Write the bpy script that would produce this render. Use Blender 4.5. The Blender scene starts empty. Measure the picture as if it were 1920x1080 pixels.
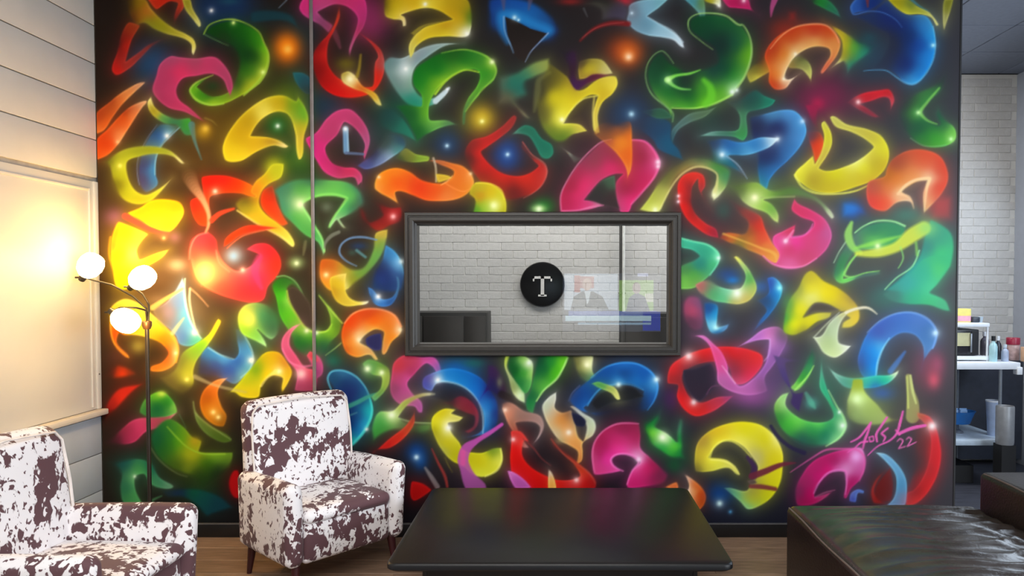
import bpy, bmesh, math, random
import numpy as np
from mathutils import Vector, Matrix, noise
random.seed(7)
SC = bpy.context.scene
COL = SC.collection
R = math.radians

# ---------------- camera, world, lights, exposure ----------------
FPX, CX, CY, PITCH, EYE = 1350.0, 1050.0, 568.0, R(1.6), 1.6
cam = bpy.data.cameras.new('camera'); CAM = bpy.data.objects.new('camera', cam); COL.objects.link(CAM)
cam.sensor_width = 36; cam.lens = FPX*36/1920
cam.shift_x = -(CX-960)/1920; cam.shift_y = (CY-540)/1920
cam.clip_start = .05
CAM.location = (0, 0, EYE); CAM.rotation_euler = (R(90)-PITCH, 0, 0)
SC.camera = CAM

def at_y(px, py, Y):
    """the world point that stands at depth Y behind picture point (px, py)"""
    a, u = (px-CX)/FPX, -(py-CY)/FPX
    dy, dz = math.cos(PITCH)+u*math.sin(PITCH), -math.sin(PITCH)+u*math.cos(PITCH)
    return Vector((a*Y/dy, Y, EYE+dz*Y/dy))

def to_px(x, y, z):
    zz = z-EYE; d = y*math.cos(PITCH)-zz*math.sin(PITCH); u = y*math.sin(PITCH)+zz*math.cos(PITCH)
    return CX+FPX*x/d, CY-FPX*u/d

W = bpy.data.worlds.new('world'); SC.world = W; W.use_nodes = True
W.node_tree.nodes['Background'].inputs[0].default_value = (.80, .88, 1.0, 1)
W.node_tree.nodes['Background'].inputs[1].default_value = .45

def area(name, loc, aim, sx, sy, power, col):
    l = bpy.data.lights.new(name, 'AREA'); l.shape = 'RECTANGLE'; l.size = sx; l.size_y = sy; l.energy = power; l.color = col
    o = bpy.data.objects.new(name, l); COL.objects.link(o); o.location = loc
    o.rotation_euler = (Vector(aim)-Vector(loc)).to_track_quat('-Z', 'Y').to_euler()
    return o
area('daylight_shopfront', (5.6, -.9, 1.9), (0, 3.6, 1.3), 3.6, 2.4, 300, (.86, .93, 1.0))
area('overhead_fill_lounge', (-.5, -.5, 3.4), (-.5, 1.6, 0), 3.4, 1.4, 210, (1.0, .97, .93))  # added overhead fill, an unseen light that brightens the lounge
area('overhead_fill_front', (-.4, 1.9, 3.40), (-.4, 2.5, 0), 2.4, .8, 60, (1.0, .96, .9))  # smaller unseen fill light, added above the seats
area('ceiling_panel_kitchen', (.7, 5.45, 3.40), (.7, 6.0, 1.0), 4.4, .5, 112, (1.0, .97, .92))
area('kitchen_side_window', (4.03, 4.85, 1.75), (1.8, 5.2, 1.0), 2.3, 1.5, 66, (.72, .85, 1.0))
SC.view_settings.view_transform = 'Standard'; SC.view_settings.look = 'None'
SC.view_settings.gamma = 1; SC.view_settings.use_curve_mapping = False
SC.view_settings.exposure = 0.0
import numpy as np
# ---- mural painter: spray strokes laid down on a canvas (design units = 1/300 m of wall) ----
PX0, PY0, PX1, PY1, PS = 160, -14, 1812, 1030, 0.62
PW, PH = int((PX1 - PX0) * PS), int((PY1 - PY0) * PS)
CV = np.zeros((PH, PW, 3), np.float32)
TILES = {}
for _t in ('a170,0,6 b470,0,6 c770,0,6 d1070,0,6 e1370,0,6 f1500,0,6 g170,130,4.8 h540,130,4.8 i900,130,4.8 '
           'j1240,130,4.8 k1420,130,4.8 l170,320,4.8 m440,320,4.8 n640,270,4.8 o980,250,4.8 p1240,320,4.8 '
           'q1420,320,4.8 r170,500,4.8 s440,500,4.8 t440,620,4.8 u660,640,4.8 v900,640,4.8 w1220,480,4.8 '
           'x1420,480,4.8 y1200,640,4.8 z1420,640,4.8 A170,640,4.8 B660,740,4.8 C900,740,4.8 D1200,760,4.8 '
           'E1420,740,4.8 F1560,720,6 G170,790,4.8 P0,0,1').split():
    TILES[_t[0]] = tuple(float(v) for v in _t[1:].split(','))
CUR = ['P']

def hx(s):
    if len(s) == 3: s = s[0]*2 + s[1]*2 + s[2]*2
    return [int(s[i:i+2], 16)/255 for i in (0, 2, 4)]

def toks(s):
    for t in s.split():
        if t in TILES: CUR[0] = t
        else:
            f = t.split(',')
            x0, y0, k = TILES[CUR[0]]
            yield ((x0 + float(f[0])/k - 1.2 - PX0)*PS, (y0 + float(f[1])/k - 1.2 - PY0)*PS, f[2:], k)

def spline(P, closed, n=6):
    P = np.array(P, np.float32); m = len(P); out = []
    for i in range(m if closed else m-1):
        if closed: a, b, c, d = P[i-1], P[i], P[(i+1) % m], P[(i+2) % m]
        else: a, b, c, d = P[max(i-1, 0)], P[i], P[i+1], P[min(i+2, m-1)]
        # damp the tangents at sharp corners so tips stay pointed
        def tan(p, q, r):
            u, v = q-p, r-q
            lu, lv = np.hypot(u[0], u[1])+1e-6, np.hypot(v[0], v[1])+1e-6
            co = (u[0]*v[0]+u[1]*v[1])/(lu*lv)
            k = np.clip(co+0.55, 0, 1)
            t = (u/lu+v/lv)*.5*k
            return t, lu, lv
        tb, _, lb = tan(a, b, c); tc, lc, _ = tan(b, c, d)
        L = np.hypot(*(c-b)[:2])
        for k in range(n):
            s = k/n; s2 = s*s; s3 = s2*s
            out.append((2*s3-3*s2+1)*b + (s3-2*s2+s)*tb*L + (-2*s3+3*s2)*c + (s3-s2)*tc*L)
    if not closed: out.append(P[-1])
    return np.array(out, np.float32)

def grid(x0, y0, x1, y1):
    x0, y0 = max(0, int(x0)), max(0, int(y0)); x1, y1 = min(PW, int(x1)+1), min(PH, int(y1)+1)
    if x1 <= x0 or y1 <= y0: return None
    Y, X = np.mgrid[y0:y1, x0:x1].astype(np.float32)
    return slice(y0, y1), slice(x0, x1), X, Y

def blend(g, col, a):
    v = CV[g[0], g[1]]
    CV[g[0], g[1]] = v + (col - v)*a[..., None]

def rbf(st, X, Y, size):
    """smooth colour field through the given stops (multiquadric), never beyond their range"""
    P = np.array([(a[0], a[1]) for a in st], np.float32); V = np.array([list(a[2])+[a[3]] for a in st], np.float32)
    e2 = (size*.1)**2+4; n = len(P)
    M = np.ones((n+1, n+1), np.float64); M[n, n] = 0
    M[:n, :n] = -np.sqrt(((P[:, None]-P[None])**2).sum(-1)+e2)+np.eye(n)*size*.07
    Wt = np.linalg.solve(M, np.concatenate([V, np.zeros((1, 4))]))
    out = np.zeros(X.shape+(4,), np.float32)+Wt[n]
    iw = np.zeros(X.shape, np.float32); ic = np.zeros(X.shape+(4,), np.float32)
    for i in range(n):
        r2 = (X-P[i, 0])**2+(Y-P[i, 1])**2
        out -= np.sqrt(r2+e2)[..., None]*Wt[i]
        w = 1/(r2/size**2+.02)**2; iw += w; ic += w[..., None]*V[i]
    out = out*.65+ic/iw[..., None]*.35
    out = np.clip(out, V.min(0), V.max(0)).astype(np.float32)
    return out[..., :3], out[..., 3]

def F(pts, stops, soft=2.2, a=1.0, rim=None, straight=0, halo=.2, fade=5):
    """filled stroke: closed outline, colour stops blended across it, soft edge"""
    P = [(x, y) for x, y, _, _ in toks(pts)]
    Q = np.array(P, np.float32) if straight else spline(P, True)
    st = [(x, y, hx(f[0]), float(f[1]) if len(f) > 1 else 1.0) for x, y, f, _ in toks(stops)]
    s = soft*PS; hw = (14 if halo and not straight else 0)*PS; pad = s+2+hw*2
    g = grid(Q[:, 0].min()-pad, Q[:, 1].min()-pad, Q[:, 0].max()+pad, Q[:, 1].max()+pad)
    if g is None: return
    X, Y = g[2], g[3]
    D = np.full(X.shape, 1e9, np.float32); ins = np.zeros(X.shape, bool)
    for i in range(len(Q)):
        ax, ay = Q[i]; bx, by = Q[(i+1) % len(Q)]
        ex, ey = bx-ax, by-ay; l2 = ex*ex+ey*ey
        if l2 < 1e-9: continue
        t = np.clip(((X-ax)*ex+(Y-ay)*ey)/l2, 0, 1)
        D = np.minimum(D, (X-ax-t*ex)**2+(Y-ay-t*ey)**2)
        if (ay > by) != (ay < by) and ay != by:
            ins ^= ((Y >= min(ay, by)) & (Y < max(ay, by))) & (X < ax+(Y-ay)*ex/ey)
    D = np.sqrt(D); D = np.where(ins, D, -D)
    size = max(np.ptp(Q[:, 0]), np.ptp(Q[:, 1]))*.5
    C, A = rbf(st, X, Y, size)
    if not straight:                  # bright sides are masked crisp, dark sides are left as fading spray
        lum = C.max(-1); lm = max(max(c[2]) for c in st)
        sl = s*(1+fade*np.clip((.75*lm-lum)/(.75*lm), 0, 1))
    else: sl = s
    m = np.clip((D+s*.22)/sl, 0, 1); m = m*m*(3-2*m)
    if soft < 4.2 and not straight:   # airbrushed volume: deeper body, thin lit edge
        di = np.maximum(D, 0)/PS
        C = C*(1-.07*(1-np.exp(-di/7)))[..., None]
        C = C + (np.minimum(C*1.3+.1, 1)-C)*(.24*np.exp(-((di-1.8)/1.8)**2))[..., None]
    if rim:
        rc, rw, ra = rim.split(','); rw = float(rw)*PS
        r = np.exp(-np.maximum(D, 0)/rw)*float(ra)
        C = C + (np.array(hx(rc), np.float32)-C)*r[..., None]
    if hw: blend(g, C, np.clip(halo*np.exp(np.minimum(D, 0)/hw*1.3)-.02, 0, 1)*A*a*(1-m))
    blend(g, C, m*A*a)

def L(pts, col, soft=1.6, a=1.0, col2=None):
    """brush line: x,y,width points"""
    P = []; w = 6.0; al = 1.0
    for x, y, f, k in toks(pts):
        if f: w = float(f[0])/k*PS
        if len(f) > 1: al = float(f[1])
        P.append((x, y, w*.5, al))
    Q = spline(P, False); s = max(soft*PS, .7); mw = Q[:, 2].max()+s+1
    g = grid(Q[:, 0].min()-mw, Q[:, 1].min()-mw, Q[:, 0].max()+mw, Q[:, 1].max()+mw)
    if g is None: return
    X, Y = g[2], g[3]; M = np.zeros(X.shape, np.float32); T = np.zeros(X.shape, np.float32); n = len(Q)-1
    for i in range(n):
        ax, ay, aw, aa = Q[i]; bx, by, bw, ba = Q[i+1]
        ex, ey = bx-ax, by-ay; l2 = ex*ex+ey*ey
        if l2 < 1e-9: continue
        t = np.clip(((X-ax)*ex+(Y-ay)*ey)/l2, 0, 1)
        d = np.sqrt((X-ax-t*ex)**2+(Y-ay-t*ey)**2)
        m = np.clip((aw+t*(bw-aw)+s*.5-d)/s, 0, 1)*(aa+t*(ba-aa))
        if col2: T = np.where(m > M, (i+t)/n, T)
        M = np.maximum(M, m)
    c = np.array(hx(col), np.float32)
    if col2: c = c + (np.array(hx(col2), np.float32)-c)*T[..., None]
    blend(g, c, M*a)

def G(pts, col, a=.8):
    """soft spray cloud: x,y,radius (several allowed)"""
    for x, y, f, k in toks(pts):
        r = float(f[0])/k*PS; ry = float(f[1])/k*PS if len(f) > 1 else r
        g = grid(x-r*1.6, y-ry*1.6, x+r*1.6, y+ry*1.6)
        if g is None: continue
        d = ((g[2]-x)/r)**2+((g[3]-y)/ry)**2
        blend(g, np.array(hx(col), np.float32), np.exp(-d*2.2)*a*np.clip((2.56-d)/.8, 0, 1))

def K(pts, col='ffffff', r=4.2):
    """sparkle"""
    for x, y, f, k in toks(pts):
        rr = r*PS*(float(f[0]) if f else 1)
        for q, al in ((2.0, .3), (.85, 1.0)):
            g = grid(x-rr*q*1.7, y-rr*q*1.7, x+rr*q*1.7, y+rr*q*1.7)
            if g is None: continue
            d = ((g[2]-x)**2+(g[3]-y)**2)/(rr*q)**2
            blend(g, np.array(hx(col), np.float32), np.exp(-d*2)*al)

def boxblur(a, r):
    for ax in (0, 1):
        p = np.pad(a, [(r+1, r) if i == ax else (0, 0) for i in range(3)], mode='edge').cumsum(ax)
        n = a.shape[ax]
        a = (np.take(p, range(2*r+1, 2*r+1+n), ax) - np.take(p, range(n), ax))/(2*r+1)
    return a

def paint_mural():
    """two coats: the blurred first coat becomes the overspray haze under the second"""
    global HAZE
    HAZE = None
    for coat in (0, 1):
        rows_top(); rows_upper(); rows_low()
        if coat == 0:
            h = CV.astype(np.float64)
            for _ in range(3): h = boxblur(h, 11)
            HAZE = h.astype(np.float32)
def rows_top():
    F('P 150,-20 1820,-20 1820,1040 150,1040', 'P 200,60,241a15 210,500,4a3622 300,800,2a2018 600,300,2a211c 650,560,32281f 900,150,1c1819 1000,300,261d1e 1400,100,2a272a 1700,150,33333a 1750,500,4c4a50 1500,420,464346 1550,650,413f45 1700,900,36353a 1400,950,1d2030 1000,950,1a1418 700,900,1c1a20 450,950,17171b 800,700,2c2e33', 1, straight=1)  # lighter greys at right: window glare painted into the base colour
    # broad spray clouds
    if HAZE is not None: CV[:] = np.clip(CV*.8 + (HAZE-.09)*.28, 0, 1)
    G('P 395,20,75 440,10,60', '14305c', .8); G('P 285,118,60', '1c4670', .9); G('P 560,80,60', '10303c', .7); G('P 320,300,120', '4a3418', .6)
    G('P 410,240,90', '6a5010', .7); G('P 380,300,70', '5a4018', .6); G('P 550,190,70', '4a6a10', .8); G('P 560,300,70,70', '2a5a18', .9); G('P 500,345,60,40', '8a5a30', .6)
    G('P 700,30,60', '7a2050', .7); G('P 610,200,60', '1a3044', .9); G('P 740,210,60', '143c34', .9); G('P 760,260,60,40', '3a4a44', .7)
    G('P 1160,200,70', '302428', .7); G('P 1090,260,90,60', '3a2028', .7); G('P 1545,185,75', '6e2040', .8); G('P 1180,215,60', '1c3c62', .9); G('P 1480,110,70', '3a2424', .7)
    G('P 1270,330,70,50', '5a5038', .6); G('P 1420,350,110,30', '5a6a3a', .7); G('P 1640,110,60', '24405a', .6)
    G('P 840,270,40', '1c3a60', .9); G('P 950,292,40,44', '1a3c80', 1); G('P 900,225,50', '8a7010', .9); G('P 904,222,28', 'd0b020', .9); G('P 520,235,30', '1c5c1c', 1)
    G('P 540,90,38,42', 'd05c08', 1); G('P 538,90,26,30', 'f88a10', 1); G('P 540,93,12', 'ffb848', 1)
    G('P 1168,95,48,40', '7a2c10', 1); G('P 1178,100,34', 'd8641c', 1); G('P 1179,106,12', 'ffb070', 1)
    for s_, c_ in (('350,590,60', '8a7450'), ('330,700,60,40', '6a6430'), ('480,640,50', '2c5c3c'), ('620,660,50', '24583c'), ('720,700,60', '2c4a2c'), ('860,690,60,30', '185c5c'), ('1010,760,40', '1a1a3c'), ('1330,560,60', '3c3c54'),
                   ('1450,720,70', '6a4a80'), ('1560,720,60', '3c6450'), ('1650,760,50', '6a7a50'), ('1740,690,40,60', 'a04458'), ('1700,600,60', '4a5468'), ('1660,560,60,40', '3c7c6c'), ('1390,880,50', '3a3a20'), ('1230,830,40', '1c4c2c'), ('250,880,60', '1c4438'),
                   ('370,900,70', '2c4c1c'), ('1450,380,60,40', '4c5c34'), ('1640,440,80,40', '3c6c5c'), ('1750,380,40,50', '9a3c3c'), ('280,520,70', '6a4c30'), ('450,440,50', '5a4030'), ('1350,420,60', '4a3034'), ('950,420,60,20', '1c4a20'), ('700,250,50', '1c3c3c'), ('1330,230,50', '24443c')):
        G('P '+s_, c_, .55)
    # far left
    F('a 430,250 560,290 470,450 400,690 520,600 680,480 850,430 700,530 560,670 420,790 290,850 240,800 290,600 330,420', 'a 320,500,6a1412,.8 390,520,c02010 320,800,d01c14 560,620,8a3434 780,440,6a2c2a 500,300,a03414 400,760,a83028', 3)
    F('a 640,-10 1040,-10 1060,60 1000,180 940,290 930,200 980,40 900,20 740,110', 'a 800,20,d42812 1000,60,b02818 980,170,8a2820 940,270,602420', 3)
    F('a 400,-10 620,-10 680,90 800,210 950,320 1090,390 1160,440 1190,530 1160,625 1140,600 1130,500 1050,440 850,390 700,330 600,270 520,290 420,150', 'a 420,50,5a4010,.5 540,50,96740e 560,200,a86c14 640,130,c07020 800,270,9c9614 640,260,8a8a1c 950,360,b0a428 1150,500,ecd850 1160,610,ffffb0 480,230,7a4010,.5', 2.5, rim='d8d070,2,.5')
    F('a 1030,-10 1120,-10 1150,90 1245,290 1225,310 1150,220 1060,100', 'a 1090,30,a49a24 1140,160,b4ac40 1230,290,e8e480', 2, rim='e0d880,1.5,.5')
    K('a 1360,122,1.3'); G('a 1560,20,160,60', '1c4c60', .7)
    # green crescent
    F('a 1270,370 a 1330,290 a 1450,235 a 1600,218 a 1760,265 a 1900,370 b 150,480 b 205,600 b 190,760 b 100,920 b 0,1020 g 1370,235 g 1200,315 g 1050,330 g 930,275 g 890,190 g 920,140 g 1105,52 g 960,160 g 1100,240 g 1240,200 g 1300,80 a 1660,700 a 1600,560 a 1380,450', 'a 1400,330,0c4410 a 1600,340,0e5410 a 1700,430,125810 a 1860,470,2c7c10 b 60,500,2c7c10 b 150,560,70b818 b 180,640,90c020 b 60,640,184c10 b 0,800,3c7c14 a 1800,600,124014 b 140,840,b8d030 b 20,980,c0c828 g 1400,180,a4b81c g 1330,140,2c5a14 g 1250,270,7cb018 g 1100,305,a8d428 g 1000,240,3c8c14 g 930,170,70b820 g 1080,230,1c5c14 a 1600,520,14401a a 1500,440,1c3818', 2.5)
    L('a 1275,385,14 1330,290,14 1450,235,12 1600,222,18 1760,270,12 1900,370,14 b 150,480,14 b 205,610,16 b 185,770,30 b 90,930,40 g 1500,130,30 g 1380,235,14', 'a0c838', 2, .85); L('a 1275,385,10 1400,450,9 1550,515,6', '5a8a4c', 1.5, .8)
    L('g 1105,55,8 940,130,16 895,190,16 950,270,18 1080,322,18 1200,312,12', 'a0d048', 2, .8); K('a 1608,258,1.2 b 140,815,1.3', 'e8ff90')
    G('g 1100,150,110,70', '243a1a', .9)
    # pink angular stroke
    F('a 780,720 900,630 1000,640 1180,655 1400,640 1500,720 1580,850 1605,1000 g 1282,180 1258,248 1235,200 1190,95 1100,45 950,65 830,90 775,190 800,270 900,350 1030,475 950,440 850,390 700,350 600,270 555,190 590,60', 'a 1000,800,e83468 a 850,900,c03a68 a 1300,700,d03c6c a 1200,660,a84866 a 1560,900,b04068 g 700,200,c83c6c g 850,380,c83868 g 640,270,b43462 a 920,660,b04870 g 1000,450,b0305c', 3)
    # orange leaves at the edge
    F('g 50,400 150,310 300,195 480,115 495,122 400,210 280,330 200,440 120,555 50,585', 'g 480,122,d89870 250,280,e07030 330,240,f09048 70,430,c04818 140,500,ea6820 80,560,f07a30 200,270,a84418', 2.2)
    F('g 50,640 150,540 250,430 350,340 505,282 510,295 470,345 400,450 330,560 250,680 150,780 50,820', 'g 100,600,e04810 300,450,e85a18 380,430,f08040 270,640,f8a060 500,285,f0a878 300,380,a83810 100,760,f05a18 180,680,e84810', 2.2); K('g 245,655', 'ffc890')
    # blue arc with rim lines
    F('g 620,490 760,500 880,470 720,590 640,690 600,800 590,950 610,1020 l 600,140 l 500,205 l 440,150 g 420,1000 g 420,880 g 440,780 g 500,640', 'g 640,600,2c60ac g 690,590,78b8e0 g 560,700,46709c g 500,850,3c4478 g 560,900,3c88c8 g 480,1000,4a4470 l 560,60,3a78b8 g 600,540,2a4c70 g 800,490,4a8a80,.3', 3)
    L('g 600,500,6 500,640,6 440,770,8 420,880,8 430,1000,8 l 440,130,8', '6a7aa8', 1.5, .7); L('g 830,500,10 720,600,14 640,690,12 590,800,12 580,950,10', '80b8d8', 2, .75); K('g 688,600,1.5', 'f4faff')
    F('g 545,245 575,330 650,395 780,440 900,440 915,600 850,600 780,520 680,500 580,440 520,360 513,290', 'g 550,275,f4e888 570,370,a89a20 600,400,c0b030 650,440,5aa050 760,480,3a7a50 890,500,3aa030 890,590,3a8a50', 2.5)
    L('g 910,500,60 940,650,28 1000,815,8', '4e8088', 2.5, .8); G('g 1020,560,110', 'b08818', .9); G('g 1035,535,50', 'e8c040', .9); L('g 1030,440,14 1100,470,12 1140,510,4', '8a7a30', 2, .7)
    # lime hook
    F('g 110,835 250,740 400,692 600,690 720,730 850,848 830,855 740,790 600,770 450,790 335,835 330,920 l 400,170 l 490,215 l 600,170 l 735,70 l 640,190 l 540,280 l 430,310 l 300,270 l 200,150 g 170,900', 'g 500,730,98a420 g 260,860,c8d028 g 250,960,b4bc20 g 820,835,f0f0a8 g 700,750,a0aa28 l 350,200,b8c020 l 450,260,b0b41c l 230,120,6a6414 l 600,200,b8c82c l 720,85,e0dc90 g 150,830,6a6a20', 4, rim='c8d048,3,.3'); K('g 265,870,1.4', 'f0f070')
    # yellow horseshoe
    F('g 1190,760 1190,680 1300,480 1450,335 1600,250 1750,235 1850,280 h 90,240 h 150,320 h 190,450 h 150,600 h 120,810 h 100,815 h 80,760 h 60,560 h 0,415 g 1700,385 g 1590,420 g 1500,500 g 1445,600 g 1600,610 g 1700,640 g 1785,695 g 1760,710 g 1650,690 g 1500,745 g 1350,830 g 1220,825', 'g 1350,600,d8b010 g 1560,400,f8ec60 g 1700,310,d0b010 g 1250,770,f4d81c g 1500,670,e4b818 g 1765,698,fff0b0 h 60,310,74a018 h 150,400,68b028 h 105,700,dcc824 h 130,540,c8b820 g 1430,450,c8a410 g 1650,640,b8901c g 1350,790,f4d820', 2.5, rim='f8e040,2.4,.55')
    K('g 1685,512,1.4', 'f0fff0'); G('g 1650,880,130', 'a4ac18', .95); G('g 1640,910,50', 'e4e850', .9)
    # pink ring at the seam and the red ring below
    F('b 545,90 600,-20 1280,-20 1315,120 1280,300 1200,420 1140,560 1115,650 1105,560 1150,420 1190,300 1200,200 1100,90 960,55 850,90 760,140 820,200 930,290 880,375 780,290 660,218 580,160', 'b 620,100,dc2c7c 800,30,cc4480 1100,30,d03070 1270,180,d83080 1150,500,a84870 800,230,8a4068 720,180,b04a84 1230,350,b83468', 3)
    G('b 1360,250,220,300', '8c2a58', .6); L('b 930,330,50 970,430,60 1010,540,30', '6a3444', 4, .7)
    F('b 1000,60 1012,180 940,360 885,470 865,620 880,730 960,850 1050,905 h 560,100 h 640,150 h 760,150 b 1400,700 b 1430,640 b 1380,530 b 1220,370 b 1390,480 b 1480,580 b 1515,740 b 1480,900 b 1380,1040 h 700,240 h 550,262 h 420,238 b 820,1000 b 720,850 b 690,650 b 740,520 b 860,400 b 940,270 b 980,130', 'b 760,520,7a0a0c b 760,800,820404 b 830,600,d01c14 b 850,430,b01818 b 1010,120,9a3020 b 950,270,c8301c h 450,200,d40804 h 600,200,e01808 b 1440,880,dc1c0c b 1490,700,b8403c b 1380,520,a8241c b 900,850,b80c08 b 1280,400,b82a3c', 3)
    G('b 1080,720,170,110', '605410', .9); F('b 1020,830 1100,800 1180,850 1260,960 1420,1060 h 850,330 h 820,330 h 720,230 b 1150,1000 b 1030,920', 'b 1120,880,fff0a0 b 1060,830,b09838 b 1250,1000,d86818 b 1380,1060,e0a028 h 830,320,e8d870 h 760,230,c8a028', 3); K('b 1120,892,1.7', 'fff8c8')
    L('b 1240,620,20 1225,760,30 1200,860,40', 'a08820', 4, .8)
    F('b 470,815 600,820 690,900 700,1060 620,1060 500,920', 'b 520,850,1c5c64 b 650,900,204a58 b 660,1050,24384a,.6', 4); L('b 320,90,10 410,0,14', '8aa0b8', 2, .6); F('b 0,140 250,110 480,180 545,330 400,250 0,250', 'b 250,180,123c48 b 500,260,14404a', 8, .8)
    # teal swoosh, yellow seven and the green C
    F('c 600,490 400,520 200,640 60,760 20,900 h 1130,150 h 1200,240 h 1300,260 h 1455,165 h 1440,215 h 1320,320 h 1200,355 h 1080,325 h 980,220 h 900,90 b 1490,720 b 1560,640 b 1700,650 b 1850,580 c 100,550 c 300,490', 'b 1750,780,e0f0f0 b 1600,690,6a8c8c c 300,540,9ab0b4 c 60,680,8a9cb0 h 960,130,6a8a84 h 1100,150,8aa69c h 1130,280,1c8c78 h 1250,310,2a9a88 h 1430,185,dce8f0 h 1340,270,90b4c4 c 560,500,a0b4b8', 3); K('b 1750,778,1.4')
    F('b 1500,-10 1510,180 1600,222 1700,238 1715,300 1748,295 1740,200 1700,170 1900,105 c 200,95 c 330,130 c 470,220 c 300,260 c 150,310 c 50,390 b 1860,380 b 1785,490 b 1780,600 b 1800,665 b 1840,600 c 60,540 c 200,440 c 400,415 c 650,408 c 690,300 c 700,150 c 640,-10', 'b 1600,60,d8b80c b 1850,40,e4b810 b 1620,180,ecd028 b 1730,250,e8d0a0 c 160,50,f8e040 c 560,220,d4aa08 c 400,300,c89a0c c 150,400,e4c41c c 400,380,e4cc24 c 640,380,ffffd8 c 685,200,4a7410 c 600,60,b89a10 b 1800,600,d8cc58 b 1510,60,5a4a10', 2.6); K('c 635,380,1.4 c 165,50,1.3', 'fffff0')
    F('c 470,235 c 300,262 c 150,312 c 60,385 c 0,450 b 1830,395 c 0,380 c 100,300 c 300,245', 'c 300,255,9a8a30 c 60,380,a89828', 2, .6)
    F('c 20,850 60,760 150,690 350,580 600,545 800,590 920,680 975,800 930,920 800,1020 h 1720,240 h 1620,360 h 1592,505 h 1570,505 h 1570,380 h 1620,260 h 1700,150 h 1725,55 h 1700,15 h 1560,20 h 1420,110 h 1330,205 h 1275,330 h 1280,455 h 1450,460 h 1535,502 h 1380,530 h 1260,590 h 1160,665 h 1110,560 h 1040,430 h 960,330 h 1050,310 h 1200,330 h 1200,240 h 1130,150', 'c 300,800,007010 c 600,690,0a6c10 c 930,700,98c828 c 780,640,2c8020 c 300,920,70ac10 c 600,780,74b020 c 100,900,0a7c14 h 1240,400,60ac1c h 1130,400,0c5a20 h 1310,470,70b848 h 1180,570,0a5c1a h 1590,430,40703c h 1800,110,54a024 h 1480,500,4a7a50 c 850,850,1c8814 c 370,930,98cc28 c 500,600,14580c', 2.5)
    L('c 280,1060,26 380,930,26 480,850,22 620,790,18 770,815,14', 'a4d430', 2.2, .9); L('c 350,600,10 600,560,16 800,610,18 920,690,26 965,800,22 930,900,14 h 1850,90,16 h 1720,220,12 h 1600,380,10', '90c840', 2.2, .7); K('c 918,700,1.6', 'f4ffc0')
    L('h 1330,290,50 1400,220,40 1450,170,20', 'c8dce4', 2, .9); K('h 1435,180,.8')
    F('h 700,350 950,340 1040,440 1120,560 1160,655 1050,600 850,540 750,450', 'h 900,430,123f3c h 1080,560,167058 h 750,400,1c2c28,.3 h 1150,640,28785c', 5)
    F('h 960,800 1060,708 1150,760 1275,790 1270,825 1230,835 1000,828', 'h 1060,750,7a7828 h 1250,805,84b030 h 1000,815,3a4a20', 2.5); F('h 690,905 620,870 700,800 800,690 900,560 1050,610 1070,690 950,790 800,880', 'h 700,870,44508c h 850,840,6c84b4 h 1000,740,4a8a88 h 850,650,3a4c48,.6 h 920,800,90aac8 h 1040,640,2a4a60 h 760,760,2a2c48', 3)
    K('h 1433,690,1.2', 'c8ecff'); K('h 1748,470,1.4', 'ffffa0')
    # pink ring under the seam
    F('h 160,625 250,570 350,440 450,368 560,358 650,430 720,540 742,650 690,815 678,780 690,680 640,580 560,500 510,480 450,590 340,710 400,840 500,880 610,890 672,960 660,1060 m 1140,110 m 1110,140 h 600,980 h 450,985 h 330,930 h 260,830 h 210,740', 'h 500,420,cc3c74 h 280,720,e02880 h 600,510,b83868 h 560,920,d42c5c h 380,900,d83078 h 720,650,b05080 h 640,1030,c04878 h 350,560,c43c70 h 450,840,98204c', 2.8)
    L('h 520,540,50 525,740,50', '6a94bc', 2.2); L('h 535,545,14 545,740,14', 'a0c4dc', 2, .7); L('h 525,755,26 680,765,20', '5a6a8c', 2, .9); K('h 518,538,1.5')
    # blue delta
    F('c 880,-10 1300,-10 1600,180 1720,350 1640,520 1420,600 1290,710 1150,610 1000,460 860,400 860,150', 'c 1000,250,0c4890 c 1030,160,1460a4 c 1300,180,1060a8 c 1560,330,1060a8 c 1400,520,0c2458,.7 c 1000,50,0a3c8c c 1660,450,0a1c5c,.4 c 1080,450,102c64,.7 c 900,200,0a3070 c 1250,30,0a4a9c c 900,400,10204c,.2 c 1680,250,0c2460,.4 c 1290,680,1c1c30,.1 c 1500,560,1c1c3c,.1 c 1150,600,1c1c3c,.1', 12, halo=0)
    L('c 1090,480,30 1030,330,70 1030,190,90 1150,170,100 1350,260,100 1560,350,90 1480,430,40', '1c7cc4', 12, .8)
    F('c 1060,185 1200,240 1350,320 1545,378 1420,500 1340,590 1290,720 1180,640 1150,550 1090,400', 'c 1200,350,18100e c 1250,600,201614', 2, straight=1); L('c 1050,190,22 1055,330,16 1130,520,14 1160,600,8', '7aa8d4', 2, .8); L('c 1550,375,16 1460,470,14 1350,590,12 1290,700,8', '90a8d0', 2, .8); K('c 1170,200,1.4 c 1215,228,.8', 'd0f4ff')
    L('c 1045,-10,60 1050,110,20', '60506c', 4, .6); L('c 1350,-10,60 1330,110,20', '60506c', 4, .6)
    # sage wisps, purple bolt, yellow star
    F('c 980,850 1200,800 1400,690 1560,655 1565,790 1400,880 1310,930 1320,1070 i 350,300 450,440 430,445 300,350 150,330 140,180', 'c 1500,740,8a9848 c 1150,930,1a6a58 c 1050,870,46604c c 1260,1000,186458 i 250,270,56543c i 430,430,9a9870 i 350,360,6a6848', 9); L('c 1560,820,40 1450,900,60 i 520,200,60 i 490,380,20', '6a6c3c', 6, .6)
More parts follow.
